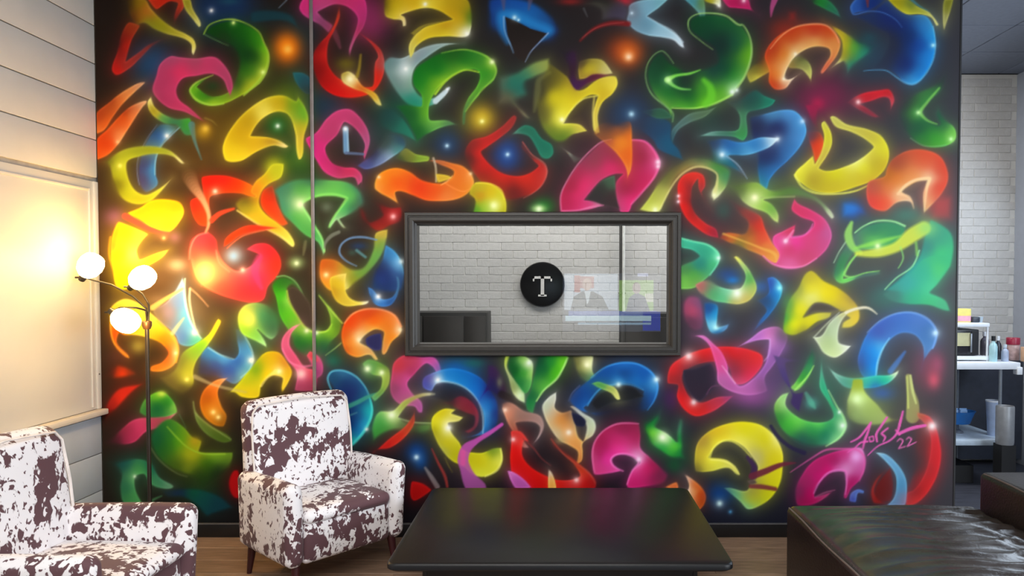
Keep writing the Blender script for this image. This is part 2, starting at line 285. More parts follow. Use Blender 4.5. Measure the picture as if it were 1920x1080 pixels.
    F('i 560,60 620,-60 780,60 870,180 900,190 1080,80 1225,65 1245,130 1200,220 1110,300 1065,420 1080,575 1030,565 1015,420 1040,300 1060,240 1000,235 880,310 800,410 750,485 900,495 972,560 850,590 760,660 680,660 560,540 510,400 500,220', 'i 650,250,dccc08 i 1000,150,e8d81c i 620,110,8a8010,.4 i 720,450,fcf440 i 760,620,5a7a18 i 1200,130,f4e040 i 1050,400,dcc448 i 940,540,dcc848 i 560,400,84841c,.5 i 540,200,6a6a24,.15 i 830,250,e0cc10 i 660,570,70841c i 1100,220,d8b818', 3); L('i 1060,240,12 930,270,12 800,400,14 750,485,14', 'f8f060', 2, .8); K('i 740,455,1.5', 'ffffd0'); L('i 1030,260,18 1020,420,20 1050,570,26', 'e8d860', 2, .6)
    F('d 90,690 350,670 480,830 300,860 100,895', 'd 120,700,8a7828,.4 d 200,780,ccb81c d 440,825,d8d080 d 120,860,b09824', 3)
    F('c 1650,560 d 60,560 d 90,700 d 85,880 d 120,888 d 250,830 d 490,845 d 350,880 d 200,950 d 80,1030 c 1850,1025 c 1770,900 c 1750,750', 'd 20,650,301038 d 60,950,401048 d 300,850,5a1a2c d 440,850,7a3038,.5 c 1700,580,181020,.5 c 1800,800,301424', 3)
    # light blue star, top centre
    G('d 610,10,150,80', 'c82030', .9); G('d 0,20,200,60', '8a1c1c', .8); F('d 150,50 300,-10 560,-10 650,100 620,230 500,220 350,230 330,120', 'd 350,100,4a4840 d 500,150,484058 d 400,20,303024', 10, .7)
    F('d 660,60 860,-10 1110,-10 1000,90 870,185 950,235 1100,320 1200,390 1260,465 1285,550 1240,530 1160,460 1050,430 850,400 700,330 630,230 650,140', 'd 850,80,80b4cc d 850,280,6c9cb4 d 1000,380,9cc8dc d 1265,510,d8ecf8 d 690,140,8aa0b4,.7 d 1050,20,78b4c0 d 700,280,789cb0', 3); L('d 870,195,10 1000,270,12 1150,350,14 1270,480,14', 'c0dcec', 2, .6); K('d 690,150', 'c8e0f0')
    F('d 1270,-10 1500,-10 1520,100 1500,285 1465,285 1445,170 1370,80', 'd 1380,20,4a9098 d 1480,200,8ab4c0 d 1480,50,5a8a60', 3)
    L('d 110,460,18 250,335,34 450,265,50 650,270,60', '7c1618', 5, .9); L('d 130,430,8 280,320,10 450,270,10 600,255,8', 'b05050', 2, .6); K('d 655,645,1.5', 'ffd8b0'); L('d 150,100,20 190,190,8', '5a5c60', 3, .7)
    # green ring
    F('d 1330,340 1325,230 1400,165 1560,145 1750,175 1900,270 e 110,240 e 210,390 e 245,560 e 220,720 e 150,890 e 50,1020 j 640,235 j 480,315 j 330,358 j 100,355 i 1740,470 i 1690,360 i 1580,250 i 1510,130 d 845,830 d 870,720 d 940,610 d 1030,570 d 1150,710 d 1300,780 d 1500,760 d 1640,690 d 1600,560 d 1450,450', 'd 1500,250,0a4a2a d 1700,500,142e28 d 1700,220,14582c e 60,500,125038 e 200,620,68b01c e 20,850,208020 e 60,1000,b0e8a0 j 560,220,5cb024 j 400,330,70d01c j 200,330,4ca428 j 250,250,0c5828 d 950,850,0a4a2a d 1100,1040,147028 d 1300,940,1c3028 d 1300,860,1c302a d 1200,780,0c5c1c d 1500,960,48a828 d 1050,680,103c24 d 1600,850,164638 d 1750,800,0e4a34 i 1620,330,78a83c d 1400,260,0c4424', 2.4)
    L('d 1600,560,6 1450,450,8 1335,340,10 1330,230,16 1400,170,12 1560,150,16 1750,180,18 1910,285,20 e 130,280,16 e 210,400,16 e 240,560,22 e 215,720,26 e 150,880,26 j 640,225,20', 'a0d070', 2, .8); L('d 1160,715,8 1090,620,10 1030,575,12 940,620,12 870,720,12 845,860,12 880,1000,14 i 1560,240,14 i 1680,340,16 i 1740,400,14 i 1735,475,10', '80b468', 2, .75)
    L('j 100,350,10 300,352,14 470,315,20 640,230,24', 'b0f060', 2, .7); L('d 1460,790,10 1340,830,26 1180,855,34 1090,900,60', '7cd84c', 3, .95); L('d 1090,900,60 1150,960,36 1240,1000,26 1350,1010,12', '7cd45c', 3, .9); L('j 385,100,40 440,160,60 450,260,80 400,320,60', '6cd02c', 7, .7); K('d 1100,902,2', 'd8ffb0'); K('j 640,205,1.8 j 680,190,1.2', 'f0fff0')
    # magenta at the top edge
    F('d 1700,-10 e 200,-10 e 240,100 e 325,175 e 230,120 e 60,95 d 1780,85', 'd 1850,30,c01858 e 100,20,b01850 e 300,160,7a3048 e 180,90,c81c60', 2.6); K('e 150,8,1.3', 'ffd0e0'); L('e 500,-10,70 470,80,50 455,190,12', 'b84880', 2.5, .85); F('d 1490,-10 1690,-10 1690,100 1640,60 1520,25', 'd 1560,10,a8a01c d 1670,70,ffffd8', 2.5); K('d 1668,65', 'fffff0')
    # orange arch and its flare
    G('e 600,330,260,190', '8a2418', .7); F('e 650,130 740,125 745,240 650,250', 'e 690,180,8a2420', 14, .8)
    F('e 1040,235 1180,300 1300,370 1450,430 1690,500 1600,590 1450,700 1315,835 1270,700 1120,775 1230,650 1250,470 1150,330', 'e 1230,420,d0bc20 e 1300,500,b0b01c e 1400,520,5ca838 e 1500,600,2a8c6c e 1350,760,2a7a68 e 1600,500,1e4a50,.7 e 1180,710,f0dc90 e 1080,260,90702c e 1250,620,a89c20 e 1450,450,1c4844', 4); G('e 1560,430,130,100', '1e4a54', .6)
    F('e 600,700 780,610 880,690 920,800 905,920 870,860 800,790 650,765', 'e 800,650,5a5c30 e 820,730,8a8c48 e 900,840,c8c860 e 650,740,8a7030', 3); F('e 180,830 400,580 560,740 400,840 220,935', 'e 300,800,8a7c28 e 450,700,b06820 e 300,880,c8b840 e 300,650,40301c,.4', 4)
    F('e 380,640 400,560 500,430 650,330 800,280 950,262 1080,285 1180,370 1240,470 1215,600 1120,740 1030,835 1012,820 1060,720 1120,620 1110,560 1000,530 880,550 740,635 650,760 615,880 650,892 800,820 700,905 620,1000 500,1010 430,930 430,800', 'e 700,400,cc4818 e 950,340,c83c1c e 950,490,f0ac5c e 1180,520,e89448 e 620,620,e88028 e 560,850,f48c30 e 500,970,cc4018 e 700,640,fce0a0 e 1060,770,d86040 e 610,860,fff0c8 e 480,560,c04018 e 1090,350,d04818 e 800,580,f4bc70', 2.8)
    L('e 450,550,10 560,420,16 700,320,16 900,275,20 1080,290,18 1180,380,18 1220,480,16', 'f09460', 2, .8); K('e 730,610 e 600,890', 'fff0d0')
    F('e 780,-10 1080,-10 1200,100 1245,205 1100,130 960,60', 'e 1000,30,1c7c2c e 1150,90,24704c e 1220,180,2c6454 e 880,10,1c3c24,.4', 4)
    # big blue hook, top right
    F('f 640,-10 570,80 600,160 640,150 800,120 1000,-10', 'f 800,60,122c70 f 600,80,2858a8 f 900,10,122c6c', 4)
    F('f 560,170 800,120 1000,-10 1100,90 1250,160 1420,180 1500,290 1530,500 1500,680 1420,830 1330,930 1250,955 1180,930 1100,870 1000,805 780,790 930,600 980,420 800,300', 'f 750,220,1c3060,.7 f 1000,200,14286c f 1250,400,10306c f 1480,400,2494dc f 1430,650,1a84d8 f 1280,920,3aa4e4 f 1000,480,23273c,.5 f 1150,250,122a70 f 1200,750,142c70 f 900,680,28263c,.4 f 1350,500,1048a0 f 1400,300,2a80c8 f 1350,850,1c80d0', 2.6)
    L('f 640,-10,14 575,80,18 600,160,14 800,128,12 950,150,10 1080,225,8 1150,310,6', '3c68b0', 1.8, .9); L('f 720,800,6 850,790,8 980,800,10 1100,880,14 1200,940,18 1280,950,22 1380,880,16 1500,680,14 1528,500,12 1500,300,12', '60b4e8', 2, .7); K('f 1500,512,1.2', 'c0f8ff'); L('f 760,-10,40 765,80,14', '7a2c2c', 3, .8)
    F('f 980,-10 1230,-10 1330,70 1460,140 1565,285 1540,295 1480,205 1350,165 1200,165 1080,90', 'f 1100,40,a89c10 f 1250,60,74842c f 1300,120,a8a82c f 1540,270,e0d880 f 1200,130,c0bc28', 2.4); L('f 1250,-10,30 1330,60,20 1450,130,8', '3c7c88', 2.5, .8); F('f 1630,-10 1730,-10 1690,150 1620,355 1605,240', 'f 1680,40,7c7c20 f 1620,260,a8a464', 2.2, rim='b8b868,2,.4')
    # green hook at the right edge
    F('k 1720,-20 1680,180 1520,320 1490,390 1540,450 1630,490 1600,400 1630,340 1700,440 1790,550 1785,640 1700,695 1500,698 1380,630 1280,500 1270,330 1400,220 1600,130', 'k 1420,400,3c9038 k 1560,270,3c9040 k 1710,30,1e3430,.5 k 1450,520,1e5a3c k 1600,620,3aa030 k 1770,590,7cd050 k 1310,300,2a3c38,.4 k 1640,400,225c44 k 1300,500,28443c,.6 k 1500,640,2c8434 k 1650,480,22603c', 3.5); L('k 1640,170,16 1530,300,24 1470,390,30 1530,460,20 1620,495,8', '7cc858', 3, .8); L('k 1380,620,8 1500,690,10 1700,685,12', '70b878', 2, .5); K('k 1745,630,1.3 k 1450,392,1.4', 'd0ffb0')
    # crimson smoke and red hook
    G('k 580,250,280,170', '7a2244', .75); G('k 545,310,90,80', 'b01c48', .9); F('k 430,320 560,320 540,430 560,570 500,490', 'k 500,360,981c44 k 540,520,6a2238,.6', 5)
    F('k 800,300 930,220 1100,185 1190,180 1240,280 1200,365 1185,270 1150,255 1030,290 930,315 1000,350 1105,430 1060,440 880,350', 'k 950,250,d0202c k 1100,220,d8202c k 1200,300,c8404c k 1180,190,c81c24 k 1000,390,903040 k 820,300,903440,.4 k 1090,420,98303c', 4); K('k 910,296,1.5', 'ffd0d0')
    # yellow D
    F('k 430,560 560,560 610,680 580,770 520,855 490,720', 'k 480,590,903038,.4 k 550,680,f03818 k 540,800,e84018', 4)
    F('k 655,430 680,418 800,490 1000,540 1120,600 1190,740 1160,890 1050,1000 900,1060 q 700,205 q 500,185 q 400,120 q 335,60 k 340,930 k 420,850 k 505,775 k 520,850 k 575,740 k 600,600 k 578,485 k 605,465 k 665,560 k 675,680 k 620,800 k 560,890 k 620,912 k 800,870 k 950,790 k 1045,700 k 980,640 k 850,570 k 700,515', 'k 380,930,f8f040 k 480,990,bca428 k 700,960,e4dc10 k 950,880,f4ec28 k 1060,850,d0b828 k 1000,590,d0c040 k 1165,720,ece428 k 640,600,dcd428 k 700,475,d0c860 k 900,830,fcfc90 q 700,100,d8c428 q 400,60,ece430 q 900,60,dcc82c k 590,800,d0b848 k 450,850,f0e840', 2.6); L('q 340,40,22 400,140,20 500,195,20 700,210,18 900,180,16 1040,110,8', 'f4f060', 2, .75)
    # blue beak and hook
    F('j 90,560 150,480 250,400 430,360 510,330 400,430 250,490 150,560 100,690', 'j 150,520,50706c j 400,380,547050 j 100,640,2c5058', 3.5)
    F('i 1280,480 1550,420 1720,480 1730,640 1800,730 1835,825 1720,780 1600,720 1560,650 1450,560', 'i 1600,520,1c3c5c i 1700,680,145070 i 1800,790,1c4c68 i 1350,470,2a2c44,.3', 5); F('i 1450,380 1650,350 1750,440 1600,450', 'i 1600,410,2c5c44 i 1500,390,24444c,.4', 4); K('i 1365,405,1.8', 'b0dcf0')
    F('j 560,290 700,260 850,180 940,240 1030,280 1000,325 880,370 780,400 775,600 740,645 660,615 500,605 340,605 450,560 690,540 700,410', 'j 1010,290,1c8064 j 800,300,225048 j 740,450,4a8c5c j 730,620,3c9c48 j 400,590,6a9c8c j 600,575,3c7058 j 650,280,3c4844', 3)
    F('j 790,430 950,395 1100,362 1200,372 1280,450 1312,560 1260,690 1150,820 1040,920 980,1000 950,1085 p 940,180 p 890,140 j 890,1060 j 860,900 j 850,760 j 800,600', 'j 1270,500,4a9cdc j 1000,400,4a8cbc j 1150,380,5098d8 j 1050,530,20285c j 1180,720,3a7cbc j 1000,950,2c74b4 j 950,780,202c5c j 850,500,242c50 j 950,1070,2884c0 p 920,150,2080a0 j 1230,620,4a90d0', 3); K('j 1272,470,1.4', 'c0e4ff')
    F('j 400,640 560,620 720,655 900,610 1065,620 1000,690 900,740 780,775 610,778 680,850 775,985 700,930 560,880 440,850 440,740', 'j 600,700,2464a8 j 850,690,2c7cc0 j 1040,630,d0ecf8 j 550,765,70c8f8 j 650,850,1c6080 j 750,960,6a7090 j 470,680,2a4474,.6 j 800,750,58a8d8 j 560,850,1c6068 j 460,800,2c5c54,.5', 3); K('j 1045,632,1.5 j 548,770,1.6', 'e8f8ff'); L('j 580,780,10 680,850,12 775,985,6', '90a8c0', 1.8, .8)

def rows_upper():
    # scarlet sweep left of centre
    F('i 310,410 335,430 300,520 200,610 60,710 15,745 60,820 200,930 350,958 450,930 525,870 440,790 370,700 385,650 470,770 580,850 612,910 590,1000 520,1090 n 1640,490 n 1500,520 n 1300,400 n 1180,250 n 1100,100 i -80,640 i 60,600 i 200,510', 'i 60,640,c41c18 i 260,500,a02420 i -20,760,d41810 i 200,980,d01c0c i 400,980,d8200c i 540,900,c01410 i 590,920,c83c34 n 1400,380,981410 n 1550,440,6a1414 n 1250,300,90180c i 430,750,6a2424 i -60,680,a01c18,.8 n 1150,150,6a1814,.5 n 1250,200,c41810', 3.5)
    L('i 385,655,10 470,770,10 585,855,12 605,920,12 580,1010,10 520,1085,8 n 1640,490,4', 'c05850', 1.8, .8); G('i 250,760,110,150', '1c4488', .7); K('i 250,768,1.3', 'c8ecff')
    F('i 285,590 400,500 480,520 560,620 650,680 665,760 620,808 560,800 500,700 440,610 360,585', 'i 400,540,1c6c54 i 580,700,0e7058 i 620,780,1c785c i 310,580,4a7c68', 3.5); F('i 735,705 850,770 940,805 850,850 790,760', 'i 760,720,8a8878 i 880,810,4a4a44', 3)
    # orange S
    F('n 300,400 330,280 420,225 520,215 620,250 720,320 830,350 920,350 1000,290 1010,250 900,195 790,150 860,140 1000,170 1100,200 1180,280 1200,360 1140,450 1050,500 850,520 750,510 650,470 520,430 490,440 520,545 430,490 340,440', 'n 350,320,fc8c10 n 500,260,fc8414 n 500,340,fc5c04 n 700,410,f43c04 n 850,400,f45008 n 1050,300,f07014 n 1120,220,f07c24 n 1170,300,ff9c48 n 950,480,f48438 n 490,520,f49c40 n 330,370,fca040 n 420,420,fc7410 n 850,160,b06038 n 1100,400,f47c18', 3)
    L('n 830,130,20 850,200,18 855,340,16', 'b8a890', 2, .9); F('n 850,270 980,290 1000,310 870,350', 'n 900,300,d8b02c', 2.5); L('n 1000,290,10 950,340,14 900,370,8', 'ffb060', 2, .7); L('n 930,350,10 1100,430,12 1170,400,8', 'ff9c50', 2, .5); K('n 1165,270 n 340,300', 'ffd8a0')
    F('n 1150,450 1200,350 1330,350 1440,420 1490,520 1480,640 1180,640 1200,500', 'n 1250,400,c8b41c n 1350,450,e0c410 n 1440,460,d8d020 n 1300,560,b0d030 n 1200,600,5aa020 n 1380,560,e8f068 n 1250,470,d09c10 n 1470,600,c8c018', 4); L('n 1210,355,10 1340,360,14 1440,420,18 1470,500,12', 'f0e040', 2, .7); K('n 1375,555,2.2', 'f8ffb0')
    G('n 1820,560,170,110', '1c6c20', .9); G('n 1780,585,90,46', 'a8d878', 1); K('n 1780,588,1.8', 'f0ffd0')
    # pink loop over the window
    F('o 345,710 340,560 420,400 500,280 620,150 720,70 800,50 980,55 1100,70 1190,160 1245,280 1200,390 1080,530 1000,620 950,720 890,720 840,560 840,440 900,370 840,370 720,420 640,500 560,600 640,610 735,650 600,690 450,705', 'o 450,480,a81c40 o 560,480,f0286c o 650,250,98384c o 800,330,ec2468 o 850,200,9c2848 o 1080,200,a02040 o 1100,420,cc2058 o 960,620,ec2874 o 920,500,a41c40 o 1200,300,e04080 o 420,640,c01c50 o 600,640,e8387c o 700,650,f090b0 o 500,560,e82868 o 1180,150,dc4c80 o 550,200,8c3050 o 450,380,a82448', 3)
    L('o 350,700,12 345,560,12 425,390,12 500,280,12 620,150,12 720,75,12 800,55,8', 'd87498', 1.8, .8); L('o 980,60,14 1100,75,18 1180,150,20 1225,260,30 1200,370,22 1080,530,16 980,640,14', 'f05c9c', 2.2, .8); L('o 360,700,12 500,695,12 640,660,16 730,650,10', 'f07cac', 2, .8); K('o 1220,260,1.6 o 1220,300,1.2', 'ffe0f0'); F('o 560,600 700,430 830,380 850,560 890,690 740,660', 'o 700,500,30302c o 800,450,405c44 o 830,560,3c2a2c', 3)
    F('o 640,0 700,-90 830,-110 970,-110 990,80 980,330 945,410 930,320 840,180 740,90', 'o 850,-40,d86820,.6 o 880,80,f4881c o 960,200,ec6410 o 945,380,f08030 o 760,60,c86a24,.6 o 850,-100,60302a,.0 o 980,30,e87018', 3.2)
    # olive ribbon and the red horn
    F('o 1050,690 1150,560 1250,380 1400,240 1600,190 1750,250 1880,330 1860,440 1780,560 1720,610 1700,530 1740,450 1750,380 1680,330 1560,310 1440,370 1360,470 1280,620 1230,710', 'o 1150,600,b8c044 o 1180,680,e8f068 o 1300,400,6c6c34 o 1450,320,988c40 o 1600,250,4a5a40 o 1760,320,4a9040 o 1830,420,4a9060 o 1740,550,f0f4b0 o 1790,480,a0b858 o 1250,560,c0c058 o 1600,300,c8c468 o 1400,260,4a4a34,.5', 4); L('o 1240,680,12 1350,470,14 1440,365,18 1560,305,18 1680,320,18 1750,370,16 1750,450,24 1725,560,40', 'dcd884', 2.4, .75); K('o 1725,560,1.5 o 1195,690,1.6', 'fcffd0')
    F('p 150,110 200,40 300,10 380,40 400,140 370,200 460,360 430,330 340,180 330,80 290,140 280,250 310,380 400,470 500,530 520,610 430,590 330,530 230,440 170,330 145,210', 'p 190,180,e42420 p 230,330,e41c18 p 350,510,e02420 p 270,160,8c2428 p 360,70,d83028 p 300,50,e43024 p 440,340,7a3838 p 500,590,a82038 p 300,300,4a2428 p 370,180,b03434', 3); K('p 155,230 p 155,280', 'ffe0e8')
    # red-brown smoke, orange beak, pink claw
    G('p 560,360,110,120', '38524a', .8); F('p 600,250 680,280 800,340 900,410 940,520 1000,640 1070,740 1060,830 1020,840 900,770 700,690 520,610 560,560 750,560 780,480 680,380', 'p 650,290,6a343c,.6 p 880,500,e03828 p 830,420,a03838 p 640,590,e06c28 p 800,620,d07830 p 950,690,f08838 p 1040,800,fcb040 p 780,560,98582c p 900,620,e85434 p 560,590,a0402c p 700,660,8a7c34', 4); L('p 560,570,20 750,640,16 900,700,20 1030,760,30 1040,830,16', 'f4c050', 3, .6)
    F('p 1200,250 1230,290 1350,350 1480,440 1540,580 1500,700 1400,800 1250,880 1100,885 980,830 900,760 1030,830 1060,760 1000,640 1010,590 1100,540 1210,485 1200,560 1180,600 1280,580 1360,510 1370,470 1250,420 1170,350', 'p 1250,350,e03868 p 1400,500,e43c78 p 1350,650,e44880 p 1150,700,e04070 p 1060,640,f850a0 p 1200,640,fc40a0 p 1150,860,f06ca8 p 1500,560,d05c98 p 1300,780,d84874 p 1150,540,d83c5c p 980,800,d84878 p 1480,680,d8508c', 3); L('p 1170,600,16 1290,580,16 1350,520,16 1365,480,8', 'fc64b4', 2, .7); L('p 920,770,12 1000,840,14 1130,870,16 1280,860,14 1400,790,10', 'fc84c0', 2.2, .7); L('p 1120,640,30 1190,540,16', 'f894c0', 2, .6); K('p 1120,635,1.6', 'ffd8ec')
    # lime burst and leaf
    F('p 600,130 860,100 980,170 1200,130 1400,230 1560,420 1540,440 1400,290 1250,250 930,265 1000,300 1060,400 1055,475 1020,460 950,390 800,330 720,270', 'p 830,200,a4cc48 p 840,250,f0ffb0 p 700,170,5c7438,.6 p 1100,190,5c803c p 1000,350,74b048 p 1045,450,c8dc78 p 1300,250,688450 p 1530,410,d0d8b0 p 900,300,a0d048 p 1450,310,7c9c64', 4); K('p 842,245,2.2', 'ffffc8'); L('p 900,245,14 1200,235,14', 'a8bc70', 3, .6)
    # red-orange arch right of the yellow D
    F('q 1000,100 1150,40 k 1150,950 k 1200,820 k 1350,730 k 1500,720 k 1650,780 k 1720,920 q 1720,100 q 1660,220 q 1560,330 q 1500,390 q 1490,200 q 1530,90 q 1430,110 q 1310,190 q 1400,270 q 1415,350 q 1380,290 q 1270,290 q 1150,370 q 1020,330 q 980,230', 'k 1500,830,ec6038 k 1650,900,e45034 q 1620,150,e84c34 q 1550,80,ffd0a0 q 1200,150,f08040 q 1150,300,fc5834 q 1270,210,ffc890 q 1400,60,f89850 q 1050,150,c85c44 q 1500,350,f8b878 q 1050,290,f04838 q 1400,300,f4c098 q 1250,80,f08030 k 1250,850,b05034 k 1180,960,c87020', 4); L('q 1270,210,24 1330,140,26 1430,85,26 1550,75,36 1530,150,24 1505,360,10', 'fcd49c', 2.6, .85); L('q 1270,210,26 1370,240,18 1410,340,8', 'fcc894', 2.4, .85); F('q 1600,250 1750,230 1755,450 1560,440', 'q 1680,340,b44848 q 1740,420,9c4848', 18, .8)
    G('q 850,360,110,110', '2a5cb0', .9); F('q 770,290 860,285 960,330 980,400 860,410 770,420', 'q 850,340,2c78cc q 950,380,3458a0', 14, .9)
    # green knot
    G('q 1350,400,200,110', '4a7c6c', .8); F('q 1560,440 1750,560 1755,830 1680,960 1560,1080 1150,1080 1300,950 1450,780 1500,600', 'q 1650,600,3c9c7c q 1640,750,40c078 q 1500,900,34a894 q 1620,1000,4cc080 q 1300,1040,34988c q 1720,800,3cb87c q 1550,700,3c8c7c', 6)
    F('q 690,850 800,640 870,560 1000,480 1120,450 1250,460 1340,510 1300,640 1200,700 900,740 800,880 780,970 1100,905 1110,930 900,980 750,1020 680,960', 'q 760,850,3c8c54 q 1050,540,3c8c64 q 1050,640,64c85c q 1250,520,3c9464 q 850,640,5c7c70 q 780,960,7cf060 q 950,950,4c7c70 q 720,920,3c7c5c', 4)
    L('q 690,830,8 740,730,10 800,640,12', 'b0d8b0', 1.8, .8); L('q 880,560,12 960,500,12 1080,455,16 1230,460,16 1330,500,18', 'a8f0a0', 2, .85); L('q 900,750,18 830,840,20 785,940,22 830,960,14 980,920,10 1100,905,6', '98f070', 2.2, .8); L('q 850,470,30 820,580,70 860,690,60 930,740,40', '98d868', 4, .9); L('q 900,750,40 1080,740,80 1250,690,90 1400,580,130 1500,520,120', 'd8e44c', 6, .9); G('q 1530,520,140,120', '90d878', .7); L('q 880,700,20 1000,670,40 1150,630,40 1290,590,12', '90e058', 5, .8); K('q 1085,680,1.8', 'f0ffc0'); L('q 1150,1070,10 1250,970,12 1400,860,14 1460,720,14', 'a0f0a8', 2, .85); L('q 1290,690,10 1315,790,12 1270,880,8', '90e878', 2, .8); L('q 1430,650,20 1440,760,24', '90e060', 4, .7)
    # green serpent left edge of this row (right of the window)
    F('p 170,600 250,625 420,660 520,740 530,800 480,900 380,1000 300,1060 w 200,300 w 165,300 p 170,860 p 300,800 p 340,770 p 280,720 p 175,690', 'p 250,650,40c098 p 420,720,38b088 p 350,850,2c8c7c p 480,850,48c07c p 300,950,58b048 p 220,880,4c9050 p 520,780,70f0b0 p 200,1000,78c850', 3); L('p 175,610,14 300,640,14 430,675,16 515,750,22 520,810,16 440,940,14', '78e8b0', 2.2, .8); K('p 515,788,1.2', 'e8fff4')
    # lamp-side yellow stroke, violet smear
    G('l 220,420,140,120', '80506c', .8); F('l 330,380 450,330 540,270 700,258 810,290 845,370 800,470 700,560 570,520 450,470', 'l 450,370,e4b814 l 600,320,fcc40c l 780,330,f8bc10 l 800,420,fcd828 l 600,480,fce028 l 700,530,f0d020', 3)
    F('l 250,460 340,490 520,575 460,640 420,720 440,800 600,740 710,710 650,780 540,850 430,900 380,1000 330,1070 240,1060 200,900 180,700 200,560', 'l 300,560,f0c810 l 260,750,fcf40c l 450,600,fcfc40 l 380,760,fcfc60 l 280,950,fcf810 l 190,700,b88020 l 680,720,f0e040 l 560,790,f4ec20 l 230,560,d0a018 l 300,1050,fce010', 3.5); L('l 310,410,50 430,470,60 560,540,40 700,560,14', 'c84c3c', 4, .9); L('l 180,600,14 170,750,18 210,900,16 250,1040,10', 'e8a820', 3, .7); G('l 650,580,120,60', '98644c', .6); K('l 660,608', 'ffc880'); G('l 760,600,80', '986878', .6)
    # red scribbles
    F('l 1000,60 1200,40 1350,80 1480,150 1520,220 1450,240 1350,210 1150,215 1080,240 1070,330 1060,430 1050,500 980,490 920,400 900,270 960,240 1020,250', 'l 1080,120,e81c08 l 1300,140,fc3404 l 1450,180,fc7010 l 980,400,fc3c14 l 940,320,e42c14 l 1200,70,d82010 l 1060,200,f43818 l 1100,225,e85c28', 3.5); L('l 880,30,150,0 930,140,100,.5 1020,280,50,1 1065,400,34 1060,500,22 1035,560,14', 'd0946c', 4, .85, 'f8c898'); L('l 1090,450,44 1160,390,40 1290,345,20', 'f04428', 3.5, .9); K('l 1122,188,1.6', 'ffd8c8')
    F('l 1560,170 1640,130 1680,280 1740,410 1780,480 1730,500 1640,440 1540,330 1530,240', 'l 1600,220,dc2c0c l 1640,340,f43810 l 1740,470,e84418 l 1620,150,a03018', 3)
    F('l 1320,350 1300,300 1350,240 1480,230 1440,200 1480,100 1560,30 1640,-60 1740,-60 1720,60 1600,130 1540,200 1520,290 1560,370 1700,480 1790,560 1840,670 1820,690 1700,590 1500,480', 'l 1400,330,a89c20 l 1480,180,fc9018 l 1560,80,d8b018 l 1500,350,d0b81c l 1650,470,f0c81c l 1810,640,f8f060 l 1650,20,c8cc20 l 1400,270,6c6018,.8 l 1500,450,f8c424 l 1750,560,ecd844', 3.2); L('l 1320,360,14 1500,480,14 1700,590,16 1825,680,14', 'fcf080', 2, .7)
    G('l 1290,760,120,110', 'a0a8b8', .85); K('l 1285,770,3', '90b8e0'); F('l 1200,690 1210,620 1300,540 1420,490 1600,500 1700,520 1500,550 1350,590 1250,660', 'l 1230,640,f83810 l 1350,540,f43c14 l 1600,520,e8381c l 1480,510,d03018', 3.5); L('l 1230,700,10 1350,600,12 1500,550,14 1620,530,6', 'fc7850', 2, .6)
    F('l 890,700 910,620 980,570 1060,560 1130,620 1150,720 1200,820 1320,900 1450,850 1520,760 1400,710 1480,660 1600,660 1700,760 1720,860 1680,960 1600,1050 r 1560,300 r 1480,330 r 1300,300 r 1100,230 r 980,150 l 900,820', 'l 1000,640,ec3c48 l 1100,680,e02c30 l 920,760,e84c3c l 1000,800,f87050 l 1600,720,f82830 l 1650,850,fc3420 l 1480,850,e05878 l 1520,780,fc3050 l 1350,960,fc4048 l 1350,900,f07868 l 1480,960,f03060 r 1400,220,f42c38 r 1200,220,e04438 l 1150,900,f09060 l 1050,880,f8b060', 4); K('l 1370,895,1.6', 'ffc8c0'); L('l 890,800,10 900,700,14 960,590,12 1060,560,8', 'fc8c80', 2, .6); L('l 920,800,12 960,930,12 1000,1040,10', 'c86c50', 2.5, .6); G('l 1030,920,110,130', 'fce888', .95); L('l 1130,720,10 1160,830,14 1250,910,12', 'f8a080', 3, .6); L('l 1520,780,60 1480,900,70 1540,1060,30', 'd83c80', 5, .55)  # the pale yellow cloud is lamp glare painted into the mural
    G('l 780,850,130,90', 'c8b8a0', .6); G('l 1850,830,110,80', '809c58', .9); K('l 1855,835,1.5', 'f0ffd0')
    # green twist round the seam
    F('m 380,250 m 350,180 m 480,90 m 700,60 m 850,80 m 1050,110 m 1150,190 m 1180,300 m 1090,380 m 950,440 m 1010,520 m 980,520 m 920,450 m 860,525 m 845,500 m 900,400 m 960,320 m 1010,260 m 900,235 m 720,250 m 620,300 m 700,450 m 790,600 m 820,720 m 800,770 m 750,650 m 640,590 m 520,480 m 420,380', 'm 450,180,4a8c68 m 600,200,5cb84c m 590,300,e0ffa8 m 700,180,6ccc5c m 900,170,70d058 m 1050,230,68cc58 m 1120,150,3c7c64 m 1150,260,406c5c m 560,400,5cc050 m 450,330,4a9870 m 680,560,54b050 m 780,640,58c060 m 800,740,90e090 m 700,90,3c6c54 m 980,350,54c060 m 1060,350,3c8058 m 480,450,48a060 m 870,480,a0e898 m 980,490,a8b890', 3.5); L('m 600,310,20 660,400,22 720,500,20 790,620,18 810,730,14', '98ec80', 2.5, .8); L('m 600,300,26 700,240,24 900,215,24 1010,250,26 960,330,20 900,410,16 850,510,12', '8ce468', 3, .8); K('m 593,305,2.4', 'f0ffd0')
    G('m 830,330,80,70', '6c7c64', .7); L('m 940,555,30 870,590,34 820,650,24 810,700,10', '74786a', 2.5, .9); L('m 640,640,26 630,700,30 620,760,14', '7c7c54', 3, .6)
    # deep red scarf, blue swirl, amber cloud
    F('m 1110,320 1170,340 1220,450 1330,400 1230,280 1280,270 1400,330 1500,330 1500,460 1400,500 1300,550 1200,500 1130,430', 'm 1430,400,b81818 m 1150,390,6a1818 m 1280,500,8c1414 m 1270,300,5a1818,.5 m 1350,350,7c1414 m 1480,450,781818 m 1240,400,4a1c18', 5, .95); K('m 1428,415,1.8', 'ffb8b8')
